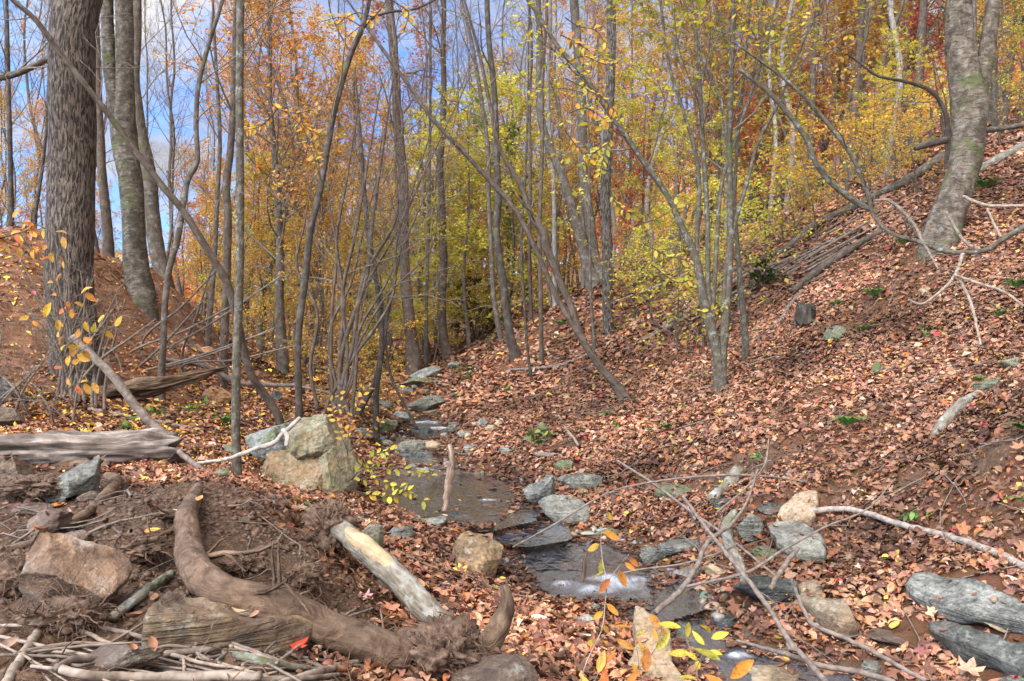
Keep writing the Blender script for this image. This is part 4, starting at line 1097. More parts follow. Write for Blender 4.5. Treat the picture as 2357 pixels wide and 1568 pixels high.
def build_wood():
    rng = np.random.default_rng(21)
    # --- left foreground
    big_log('fallen_log', 'big weathered grey log with broken end lying on the mound', [(-260,1048,40,5.1),(-60,1044,42,5.25),(80,1040,42,5.45),(200,1040,41,5.55),(320,1036,40,5.75),(404,1032,37,5.9)], 'grey_wood', rough=.30, seed=3, ns=56)
    big_log('fallen_log', 'dark rotten jagged log at the foot of the clay bank', [(60,965,34,8.4),(160,935,36,8.5),(270,905,32,8.6),(370,885,24,8.7),(440,868,17,8.8),(505,852,7,8.9)], 'rot_wood', rough=.55, seed=7, ns=40, flat=.75)
    big_log('fallen_log', 'hollow rotten log piece tucked under the weathered log', [(70,1096,22,5.4),(130,1090,26,5.4),(200,1082,24,5.4),(250,1076,17,5.4)], 'rot_wood', rough=.4, seed=13, ns=32)
    stick('pole', 'long leaning dead pole propped across the sprout clump', [(168,775,8,6.3),(215,822,9,6.3),(280,892,10,6.3),(325,952,10,6.3),(378,1000,10,6.3)], 'twig_grey', cat='pole', rough=.06)
    stick('stick', 'straight grey stick lying left of the leaning pole foot', [(205,943,5),(280,957,6),(350,970,6),(470,992,5)], 'twig_grey', rough=.08)
    stick('stick', 'crooked pale stick along the foot of the clay bank', [(378,826,4),(430,836,5),(480,845,6),(540,878,6),(620,886,5),(680,888,4),(760,905,3)], 'twig_grey', d=10.6)
    stick('stick', 'slim bleached stick lying in the leaves left of the cracked boulder', [(400,1010,4),(450,1016,4),(520,1022,3)], 'twig_grey')
    stick('branch', 'bleached white branch resting on the cracked boulder', [(455,1066,4,5.75),(525,1056,6,5.7),(590,1032,7,5.68),(625,1022,8,5.68),(655,995,7,5.7),(690,962,7,5.8)], 'twig_white', cat='branch', rough=.1)
    stick('stick', 'short bleached stub on the white branch over the boulder', [(652,990,5,5.66),(662,1005,6,5.62),(659,1028,5,5.6)], 'twig_white')
    stick('stick', 'brown diagonal stick below the end of the weathered log', [(412,1040,6,5.6),(460,1080,7,5.5),(502,1118,6,5.4)], 'twig')
    stick('root', 'bent brown root crossing the left of the mound', [(246,1096,9),(266,1104,14),(256,1128,15),(240,1147,14),(185,1192,12),(125,1222,10),(75,1250,9),(28,1260,8)], 'mudroot', cat='root', rough=.14, smooth_d=True)
    TOWARD[0] = .10
    stick('root', 'thick muddy root snaking across the dug mound', [(456,1122,12),(440,1160,20),(428,1195,26),(434,1240,29),(437,1282,33),(462,1326,37),(512,1360,38),(575,1378,38),(650,1398,38),(705,1422,40),(760,1450,42),(830,1475,43),(900,1502,41),(952,1522,36)], 'mudroot', cat='root', rough=.06, ns=36, seed=4, twigs=7)
    TOWARD[0] = 0.
    stick('root', 'upturned broken root end beside the dark root mass', [(1085,1560,34,2.8),(1108,1510,34,2.8),(1140,1458,27,2.82),(1163,1410,22,2.85),(1166,1375,17,2.86),(1160,1346,11,2.87)], 'mudroot', cat='root', rough=.2, ns=24, seed=8)
    root_mass('shaggy dark root mass at the broken end of the muddy root', 1015, 1505, 2.55, 210, 140, .3, 900, 1)
    for lb, u, v, w, h, n, sd in [('black matted root clump beside the golden leaf on the mound', 300, 1262, 150, 60, 420, 3), ('brown torn root clump left of the pinkish rock', 50, 1330, 150, 90, 420, 4), ('dark matted root clump below the pinkish rock', 150, 1420, 170, 80, 460, 5),
        ('ragged root clump under the weathered log at the left', 70, 1120, 170, 50, 380, 6), ('loose root clump at the right flank of the mound', 700, 1330, 90, 60, 260, 7), ('small root clump behind the thick muddy root', 560, 1300, 110, 40, 240, 8)]:
        d_ = hit(u, v+h*.4); root_mass(lb, u, v, d_, w, h, w/F*d_*.6, n, sd)
    root_mass('ragged hanging root mass above the stripped log', 765, 1215, 3.8, 120, 120, .22, 520, 2)
    # cut log with the bark torn off
    t = root('broken_log', 'short mossy log with bark torn off, pale wood showing', 'log')
    pts = [(776,1212,21,3.75),(836,1262,27,3.6),(911,1325,30,3.45),(961,1382,29,3.35),(1022,1440,27,3.25)]
    C = catmull(px_line(pts), 60); mb = MB(); tubes(mb, C[None, :, :3], C[None, :, 3], 28, None, .10, 3, True)
    link('bark', mb.mesh('bark', M['logbark']), t)
    C2 = C[4:36].copy(); C2[:, 3] *= .80*np.sin(np.linspace(.25, PI-.2, len(C2)))**.4; C2[:, 2] += C[4:36, 3]*.34; C2[:, 1] -= C[4:36, 3]*.22; C2[:, 0] += C[4:36, 3]*.02
    mb = MB(); tubes(mb, C2[None, :, :3], C2[None, :, 3], 24, None, .10, 5, True)
    link('bare_wood', mb.mesh('bare_wood', M['stripped']), t)
    stick('stick', 'bark covered stick beside the pinkish rock', [(396,1322,9),(360,1345,11),(325,1368,12),(255,1424,12)], 'logbark', rough=.1)
    # heap of sticks at the bottom edge
    stick('stick', 'thick cut stick stub at the left of the stick heap', [(103,1430,9),(52,1508,11),(12,1575,12)], 'twig_pale', rough=.08)
    heap = [
     ('long thin pale branch running across the whole stick heap', [(-20,1441,4,2.45),(140,1441,5,2.45),(200,1457,5,2.45),(250,1480,5,2.42),(330,1497,5,2.4),(400,1508,5,2.4),(475,1528,4,2.35),(575,1540,3,2.35)], 'twig_pale'),
     ('slim branch above the heap passing behind the pale branch', [(140,1438,4,2.5),(260,1450,5,2.5),(350,1472,5,2.5),(420,1485,5,2.5),(540,1492,4,2.5),(640,1500,3,2.5)], 'twig_grey'),
     ('thick grey branch with yellowed bark in the middle of the heap', [(130,1535,8,2.3),(175,1518,9,2.3),(240,1516,9,2.3),(310,1515,8,2.32),(400,1503,8,2.35),(480,1495,7,2.4),(540,1475,6,2.45),(640,1422,4,2.5)], 'twig_grey'),
     ('thick bottom branch lying along the lower edge', [(140,1540,10,2.2),(200,1555,11,2.18),(280,1560,11,2.16),(400,1558,12,2.15),(525,1556,12,2.15),(600,1556,10,2.15)], 'twig_pale'),
     ('greenish branch at the right of the heap', [(515,1500,7,2.5),(560,1510,11,2.45),(620,1525,10,2.4),(700,1540,8,2.4),(770,1545,6,2.4)], 'logbark'),
     ('forked twig rising from the heap to the muddy root', [(500,1520,4,2.4),(550,1480,5,2.45),(600,1450,5,2.5),(650,1430,4,2.5)], 'twig_grey'),
     ('short pale stick crossing the heap steeply', [(424,1568,4,2.2),(424,1535,4,2.3),(420,1512,3,2.4)], 'twig_pale'),
     ('brown stick at the right end of the heap by the muddy root', [(640,1575,7,2.3),(720,1550,9,2.35),(800,1530,9,2.4),(870,1522,8,2.42)], 'twig_pale'),
     ('dark broken root peg under the muddy root', [(730,1480,9,2.5),(750,1510,10,2.48),(766,1530,6,2.46)], 'mudroot'),
     ('lowest grey twig of the heap, bent at its middle', [(260,1568,5,2.1),(330,1530,5,2.2),(370,1490,4,2.35),(440,1490,4,2.4)], 'twig'),
     ('thin brown twig slanting over the right of the heap', [(610,1500,3,2.45),(640,1470,3,2.5),(656,1440,2,2.55)], 'twig'),
     ('curved twig along the bottom right of the heap', [(560,1568,6,2.2),(700,1562,6,2.25),(790,1552,5,2.3)], 'twig_grey'),
    ]
    for k, (lb, pts, mt) in enumerate(heap):
        TOWARD[0] = .015+.012*(k % 4); stick('stick', lb, [p[:3] for p in pts], mt, rough=.12, seed=40+k, group='sticks heaped on the mound', twigs=2 if k in (0, 2, 5) else 0)
    TOWARD[0] = .03
    for k in range(64):
        u = rng.uniform(-20, 820); v = rng.uniform(1462, 1568); L = rng.uniform(80, 330); a = rng.normal()*.35; dd = 2.45-(v-1470)/98*.3
        r_ = rng.uniform(2.2, 4.6); pts = [(u, v, r_), (u+L*.5*math.cos(a), v-L*.5*math.sin(a)+rng.normal()*8, r_), (u+L*math.cos(a), v-L*math.sin(a), r_*.6)]
        stick('stick', 'thin dry twig tangled in the stick heap at the bottom edge', pts, 'twig_grey' if k % 2 else 'twig_pale', rough=.1, seed=60+k, group='thin twigs tangled in the stick heap', ns=6)
    TOWARD[0] = 0.
    # --- stream and right side
    stick('stick', 'broken rotten stick standing upright in the upper pool', [(1034,1024,5,6.55),(1041,1050,8,6.5),(1037,1085,9,6.45),(1033,1120,9,6.4),(1028,1150,8,6.35),(1024,1178,6,6.3)], 'deadwood', rough=.3, ns=14, seed=5)
    stick('stick', 'dark stick leaning in the water of the lower pool', [(1352,1268,2,5.2),(1347,1290,5,5.15),(1341,1330,5,5.1),(1338,1346,2,5.08)], 'rot_wood', ns=8)
    stick('branch', 'curved whitish fallen limb on the right slope', [(1812,1192,7),(1846,1178,8),(1881,1175,9),(1946,1172,9),(1996,1182,9),(2071,1207,10),(2171,1232,11),(2271,1264,12),(2357,1304,13),(2440,1345,14)], 'twig_limb', cat='branch', rough=.07, ns=16)
    stick('branch', 'longest grey branch slanting over the outflow rocks', [(1571,1142,5,4.6),(1631,1222,6,4.3),(1671,1272,7,4.1),(1711,1322,7,3.95),(1746,1367,8,3.8),(1781,1417,8,3.65),(1821,1482,9,3.5),(1851,1512,9,3.4),(1910,1580,10,3.2)], 'twig_grey', cat='branch', rough=.07, twigs=4, seed=2)
    stick('branch', 'lowest grey branch crossing the outflow at the bottom', [(1695,1474,4,3.75),(1796,1502,7,3.55),(1846,1517,8,3.5),(1881,1532,9,3.45),(1981,1547,9,3.4),(2060,1572,9,3.3)], 'twig_grey', cat='branch', rough=.08, seed=3)
    stick('branch', 'kinked grey branch beside the tan ledge', [(1821,1332,4,4.15),(1836,1372,6,4.0),(1851,1407,6,3.9),(1871,1437,7,3.8),(1951,1472,7,3.65),(2021,1507,7,3.5),(2130,1568,7,3.3)], 'twig_grey', cat='branch', rough=.07, twigs=3, seed=6)
    stick('branch', 'straight grey branch rising from the outflow to the right bank', [(1508,1410,9,4.05),(1571,1355,9,4.2),(1601,1307,8,4.35),(1631,1247,7,4.5),(1686,1205,6,4.7),(1721,1150,4,4.9),(1745,1080,3,5.0)], 'twig_grey', cat='branch', rough=.06, twigs=3, seed=9)
    stick('branch', 'thin long twig rising to the right above the speckled block', [(1580,1350,4,4.2),(1721,1317,5,4.1),(1796,1270,4,4.1),(1896,1215,3,4.1),(1996,1172,3,4.2),(2061,1102,2,4.3)], 'twig_grey', cat='branch', rough=.06, twigs=3, seed=12)
    stick('branch', 'long thin twig sweeping over the three grey blocks', [(1180,1260,2,5.2),(1280,1205,3,5.3),(1400,1135,3,5.4),(1500,1110,3,5.5),(1640,1095,4,5.5),(1760,1096,3,5.5),(1850,1108,2,5.5)], 'twig_grey', cat='branch', rough=.06, twigs=6, seed=15)
    stick('branch', 'thin twig slanting down from the right bank over the lower pool', [(1420,1060,3,5.9),(1500,1110,4,5.6),(1580,1170,4,5.2),(1680,1240,4,4.8),(1790,1330,3,4.3)], 'twig_grey', cat='branch', rough=.06, twigs=6, seed=18)
    stick('branch', 'thin dead twig hanging across the ledge over the pool', [(1420,1322,2,4.6),(1480,1310,3,4.6),(1560,1300,3,4.6),(1640,1278,3,4.6),(1700,1250,2,4.6)], 'twig_grey', cat='branch', twigs=2, seed=19)
    stick('branch', 'wispy bare twig tangle over the bank beside the cream stone', [(1650,1180,3,5.2),(1720,1120,3,5.2),(1760,1070,3,5.3),(1770,1010,2,5.4)], 'twig_grey', cat='branch', twigs=8, seed=23)
    stick('stick', 'stub of a stick poking up in front of the speckled block', [(1774,1356,6,3.9),(1800,1310,6,4.0),(1836,1262,5,4.1)], 'twig', ns=8)
    stick('root', 'mossy root running down to the outflow', [(1700,1085,15),(1672,1120,15),(1640,1150,13)], 'logbark', cat='root', rough=.2)
    stick('root', 'mossy arched root between the blue grey blocks', [(1690,1180,10,4.85),(1672,1215,13,4.75),(1682,1262,13,4.65),(1700,1300,12,4.5),(1716,1340,10,4.3)], 'logbark', cat='root', rough=.2)
    stick('limb', 'mossy rotten limb lying on the right slope', [(2150,1004,10),(2186,957,13),(2221,925,12),(2256,905,9)], 'logbark', cat='log', rough=.15, ns=16)
    stick('stick', 'pale stick on the slope, left of the mossy limb', [(2108,898,4),(2150,875,5),(2208,838,4)], 'twig_pale')
    stick('stick', 'pale stick on the slope, right of the mossy limb', [(2224,948,3),(2280,922,4),(2338,896,3)], 'twig_pale')
    stick('stick', 'short bleached stick below the leaf slope ferns', [(1788,1122,4),(1805,1102,5),(1820,1082,4)], 'twig_pale')
    stick('stick', 'crooked pale stick on the bank above the three grey blocks', [(1286,958,3),(1300,985,4),(1325,1015,3),(1352,1066,3)], 'twig_pale')
    stick('stick', 'root like stick under the ferns on the right bank', [(1232,1046,5),(1262,1048,6),(1318,1054,5)], 'twig')
    stick('fallen_log', 'dark rotten branch lying on the far right bank', [(1190,920,4),(1226,916,6),(1290,895,7),(1350,867,5)], 'rot_wood', cat='log', rough=.25)
    stick('stick', 'long thin grey stick on the right bank above the dark branch', [(1170,852,3),(1240,848,4),(1300,838,4),(1352,816,3)], 'twig_grey')
    stick('fallen_log', 'long grey log running up the crest of the right slope', [(1600,655,4),(1721,610,6),(1806,575,8),(1881,515,9),(1946,485,10),(2021,450,11),(2096,410,11),(2170,360,11)], 'bark_grey', cat='log', rough=.1, ns=14)
    stick('fallen_log', 'dead grey log ending at the stump on the right slope', [(2030,533,8),(1971,565,8),(1921,597,9),(1871,632,9),(1824,672,7)], 'bark_brown', cat='log', rough=.15, ns=14)
    stick('stick', 'bent stick below the dead grey log', [(1846,672,5),(1820,700,5),(1790,745,4),(1740,782,4)], 'twig_grey')
    stick('stick', 'long slender fallen pole lying up the slope, upper one', [(1500,770,3),(1600,705,4),(1720,632,5),(1840,590,4)], 'twig_grey')
    stick('stick', 'long slender fallen pole lying up the slope, lower one', [(1430,810,3),(1560,742,4),(1700,668,4),(1800,600,3)], 'twig_grey')
    stick('stick', 'grey fallen pole near the furrowed trunk on the slope', [(1405,700,4),(1480,672,4),(1560,640,4),(1610,612,3)], 'twig_pale')
    stick('stick', 'thin pale stick beneath the ferns of the slope', [(1868,750,4),(1910,718,3),(1940,690,3)], 'twig_pale')
    stick('stick', 'brown stick on the slope beyond the leaning double stem', [(1520,905,3),(1580,900,4),(1640,888,4)], 'rot_wood')
    stick('fallen_log', 'broken log stub jutting left behind the big pale tree', [(2180,322,9,9.9),(2140,330,9,9.9),(2106,342,6,9.9)], 'bark_grey', cat='log', rough=.2)
    stick('fallen_log', 'slim pale log jutting right behind the big pale tree', [(2250,302,7,9.9),(2300,297,6,9.8),(2380,284,5,9.6)], 'bark_grey', cat='log', rough=.1)
    stick('fallen_log', 'reddish brown log on the slope right of the big pale tree', [(2238,400,9),(2290,370,10),(2350,340,10),(2420,305,10)], 'logbark', cat='log', rough=.15)
    stick('stick', 'slim grey branch on the slope above the reddish brown log', [(2262,348,4),(2310,330,4),(2380,306,4)], 'twig_grey')
    # slash: slender fallen poles lying together up the crest of the slope
    for k in range(18):
        u0 = rng.uniform(1480, 1900); t = (u0-1480)/420; v0 = 770-190*t+rng.normal()*22; Lk = rng.uniform(230, 560); sl = rng.uniform(.42, .62)
        stick('stick', 'slender grey pole among the fallen poles on the crest of the slope', [(u0, v0, 2.6), (u0+Lk*.5, v0-Lk*.5*sl+rng.normal()*5, 2.6), (u0+Lk, v0-Lk*sl, 1.8)], 'twig_grey' if k % 3 else 'twig', group='slender poles fallen together on the slope crest', ns=6, lift=.03+.1*rng.uniform())
    # stump
    big_log('stump', 'short dark broken stump on the right slope below the dead log', [(1852,746,22,9.6),(1853,728,21,9.6),(1856,704,20,9.6)], 'bark_dark', rough=.35, seed=31, cat='stump', ns=30)
    # tree lying down the slope: long arching stems and their fine branches
    F1 = [(2420,480,10,7.0),(2357,522,10,7.1),(2311,550,9.5,7.2),(2271,575,9,7.3),(2216,582,9,7.4),(2171,577,8.5,7.5),(2111,555,8,7.6),(2051,537,7,7.7),(2011,497,7,7.8),(2001,460,7.5,7.8),(1986,415,8,7.8),(1961,360,8,7.8),(1921,305,7.5,7.8),(1871,245,7,7.8),(1816,190,6,7.8),(1756,145,5,7.8),(1686,95,4,7.8)]
    F1 = [(u, v, r*.64, q) for u, v, r, q in F1]
    stick('fallen_tree', 'long arching fallen stem sweeping from the right slope up to the left', F1, 'bark_sap', cat='fallen tree', rough=.05, ns=12, twigs=12, seed=3)
    stick('fallen_tree', 'second arching stem joined to the long fallen one', [(2003,482,7,7.85),(1971,465,7.5,7.9),(1921,427,7,7.9),(1881,380,6.5,7.9),(1856,320,6,7.9),(1821,270,6,7.9),(1771,215,5,7.9),(1701,160,4,7.9)], 'bark_sap', cat='fallen tree', rough=.05, ns=12, twigs=9, seed=4)
    stick('branch', 'dead branch dropping from the arching fallen stem', [(2216,584,6,7.35),(2205,620,5,7.3),(2185,652,4.5,7.2),(2156,678,4,7.2),(2120,700,3.5,7.2),(2090,690,3,7.2)], 'twig_pale', cat='branch', twigs=3, seed=5)
    stick('branch', 'pale zigzag branch hanging down the slope to the right', [(2196,632,4,7.2),(2245,650,4.5,7.1),(2310,672,4,7.0),(2357,705,4,6.9)], 'twig_pale', cat='branch', twigs=3, seed=6)
    stick('branch', 'pale branch lying down the slope below the arching stem', [(2210,645,5,7.2),(2236,700,5,7.1),(2250,760,4,7.0),(2258,795,3,6.9)], 'twig_pale', cat='branch', twigs=2, seed=7)
    stick('branch', 'pale twiggy branch in front of the big tree foot', [(2216,452,4,7.9),(2270,472,5,7.7),(2357,474,4,7.5)], 'twig_pale', cat='branch', twigs=3, seed=8)
    stick('branch', 'grey forked branch crossing the foot of the big pale tree', [(2010,462,4,7.8),(2045,462,5,7.8),(2095,505,5,7.7),(2121,550,5,7.6),(2160,620,3,7.4)], 'twig_grey', cat='branch', twigs=4, seed=9)
    stick('branch', 'crooked grey branch before the foot of the big pale tree', [(2178,488,4,7.8),(2205,535,5,7.7),(2225,560,5,7.6),(2250,575,4,7.5)], 'twig_grey', cat='branch', twigs=2, seed=10)
    stick('branch', 'short pale side branch hanging right of the big tree foot', [(2272,480,4,7.7),(2290,520,4,7.6),(2304,545,4,7.4)], 'twig_pale', cat='branch', twigs=1, seed=11)
# ------------------------------------------------------------------ trees
OV = [leaf_oval(2, .30, .4, .4), leaf_oval(2, .33, .2, -.4, .4)]
LQ = [leaf_quad(.33, .3), leaf_quad(.27, -.3)]

def leaves_on(mb, lines, per, size, pal, rng, tm=None, flat=.55, var=.2):
    """leaves along each twig, faces mostly up as in a layered autumn spray"""
    if per <= 0: return
    tm = tm or LQ
    s, dr, par, t = spawn(lines, per, rng, .12, 1., (25, 80), flat=.35)
    n = len(s)
    nrm = norm(np.array([0, -.12, 1.])+rng.normal(size=(n, 3))*flat)
    dr = dr-(dr*nrm).sum(1, keepdims=True)*nrm
    dr[:, 2] -= .25
    sz = size*rng.uniform(.6, 1.3, n)
    col = pick(PAL[pal], n, rng, var)
    tone = 1+.25*fbm(s*.6, 2, int(rng.integers(1000)))
    col = np.clip(col*tone[:, None], .01, .85)
    ti = rng.integers(0, len(tm), n)
    for k in range(len(tm)):
        m = ti == k
        place_leaves(mb, tm[k], s[m], dr[m], nrm[m], sz[m], col[m])

def crown(mbb, mbl, lines, R, rng, n1=12, len1=2.0, ang1=(35, 60), t0=.3, t1=1., bend=.35, n2=5, n3=4, flat=.8, per=0, size=.09, pal='orange', tm=None, lentaper=.55, r1=.35, ns=4, rmin=.0036, wander=.14, k2=(.28, .55), k3=(.25, .6), leafsub=None):
    N, K, _ = lines.shape
    s, d, par, t = spawn(lines, n1, rng, t0, t1, ang1, 1.)
    tt = (t-t0)/max(t1-t0, 1e-6)
    L = len1*(1-lentaper*tt)*rng.uniform(.65, 1.25, len(s))
    l1 = polyline(s, d, L, 8, rng, bend, wander)
    pr = np.array([np.interp(t[i], np.linspace(0, 1, K), R[par[i]]) for i in range(len(t))])
    rr1 = np.minimum(np.maximum(pr*r1, .004), L*.016+.003)
    tubes(mbb, l1, np.maximum(rr1[:, None]*np.linspace(1, .3, 8), rmin), ns)
    tw = l1
    if n2:
        s, d, par, t = spawn(l1, n2, rng, .2, 1., (28, 62), flat)
        L2 = L[par]*rng.uniform(k2[0], k2[1], len(s))*(1.1-.5*t)
        l2 = polyline(s, d, L2, 6, rng, bend*.5, wander)
        rr2 = np.maximum(rr1[par]*(1-.7*t)*.6, rmin)
        tubes(mbb, l2, np.maximum(rr2[:, None]*np.linspace(1, .4, 6), rmin*.8), max(3, ns-1))
        tw = l2
        if n3:
            s, d, par, t = spawn(l2, n3, rng, .15, 1., (25, 60), flat)
            L3 = L2[par]*rng.uniform(k3[0], k3[1], len(s))
            l3 = polyline(s, d, L3, 4, rng, bend*.3, wander)
            tubes(mbb, l3, np.maximum((rr2[par]*.55)[:, None]*np.linspace(1, .5, 4), rmin*.6), 3)
            tw = l3
    if per:
        if leafsub is not None: tw = tw[rng.uniform(size=len(tw)) < leafsub]
        leaves_on(mbl, tw, per, size, pal, rng, tm)

def tree(name, label, pts, d=None, mat='bark_grey', ext=9., br=None, cat='tree', group=None, ns=16, rough=.06, seed=0, flare=1.35, twigmat='twig', base=True):
    """pts (u, v, radius px[, d]) from the foot upward; the trunk goes on above the frame"""
    rng = np.random.default_rng(seed+100)
    if d is None:
        d = hit(pts[0][0], pts[0][1]); d = 14. if d is None else d
    L = np.array([[*P(p[0], p[1], p[3] if len(p) > 3 else d), p[2]*(p[3] if len(p) > 3 else d)/F] for p in pts])
    foot = L[0].copy()
    if base:
        gz = H1(foot[0], foot[1])
        b = foot.copy(); b[2] = min(gz, foot[2])-.25-foot[3]*1.6; b[3] *= flare*1.08
        L[0, 3] *= 1.0+(flare-1)*.35
        L = np.concatenate([b[None], L])
    if ext:
        u = norm(L[-1, :3]-L[-2, :3]); u = norm(u+np.array([0, 0, .5]))
        e = []
        for k in (.33, .66, 1.):
            e.append([*(L[-1, :3]+u*ext*k), max(L[-1, 3]*(1-.75*k), .006)])
        L = np.concatenate([L, np.array(e)])
    length = np.linalg.norm(np.diff(L[:, :3], axis=0), axis=1).sum()
    n = int(np.clip(length/max(L[:, 3].mean()*1.2, .05), 16, 90))
    C = catmull(L, n); C[:, 3] = np.maximum(C[:, 3], .003)
    C[:, :3] += np.stack([vnoise(np.stack([C[:, 2]*.8, C[:, 2]*0+seed, C[:, 2]*0], 1), 3), vnoise(np.stack([C[:, 2]*.8, C[:, 2]*0+seed, C[:, 2]*0+9], 1), 4), np.zeros(n)], 1)*C[:, 3:4]*.35
    o = np.array([foot[0], foot[1], H1(foot[0], foot[1]) if base else foot[2]])
    t = root(name, label, cat, o, group)
    mb = MB(); tubes(mb, C[None, :, :3]-o, C[None, :, 3], ns, None, rough, seed, not base)
    link('trunk', mb.mesh('trunk', M[mat]), t)
    if br:
        mbb, mbl = MB(), MB()
        for b in (br if isinstance(br, list) else [br]):
            crown(mbb, mbl, C[None, :, :3]-o, C[None, :, 3], rng, **b)
        c = link('crown', mbb.mesh('crown', M[twigmat]), t)
        if mbl.n: link('foliage', mbl.mesh('foliage', M['leaf']), c)
    return t, C, d

def B(n1, len1, t0=.35, n2=4, n3=3, per=0, pal='orange', size=.085, **k):
    return dict(n1=n1, len1=len1, t0=t0, n2=n2, n3=n3, per=per, pal=pal, size=size, **k)

def multi(name, label, stems, d, mat, br, cat='tree', seed=0, twigmat='twig', ext=3., ns=10, leafmat='leaf', group=None):
    """several stems from one foot, one thing"""
    rng = np.random.default_rng(seed)
    f = stems[0][0]; o = P(f[0], f[1], d); o[2] = H1(o[0], o[1])
    t = root(name, label, cat, o, group)
    mbb, mbl = MB(), MB()
    for i, pts in enumerate(stems):
        L = np.array([[*P(p[0], p[1], (p[3] if len(p) > 3 else d)), p[2]*d/F] for p in pts])
        if i == 0 or abs(pts[0][1]-f[1]) < 40:
            b = L[0].copy(); b[2] = min(H1(b[0], b[1]), b[2])-.15; b[3] *= 1.3; L = np.concatenate([b[None], L])
        if ext:
            u = norm(L[-1, :3]-L[-2, :3]); L = np.concatenate([L, np.array([[*(L[-1, :3]+u*ext*k), max(L[-1, 3]*(1-.7*k), .004)] for k in (.5, 1.)])])
        n = int(np.clip(np.linalg.norm(np.diff(L[:, :3], axis=0), axis=1).sum()/.06, 14, 80))
        C = catmull(L, n); C[:, 3] = np.maximum(C[:, 3], .003)
        mb = MB(); tubes(mb, C[None, :, :3]-o, C[None, :, 3], ns, None, .05, seed+i, True)
        link('stem', mb.mesh('stem', M[mat]), t)
        if br: crown(mbb, mbl, C[None, :, :3]-o, C[None, :, 3], rng, **(br[i % len(br)] if isinstance(br, list) else br))
    if mbb.n:
        c = link('crown', mbb.mesh('crown', M[twigmat]), t)
        if mbl.n: link('foliage', mbl.mesh('foliage', M[leafmat]), c)
    return t

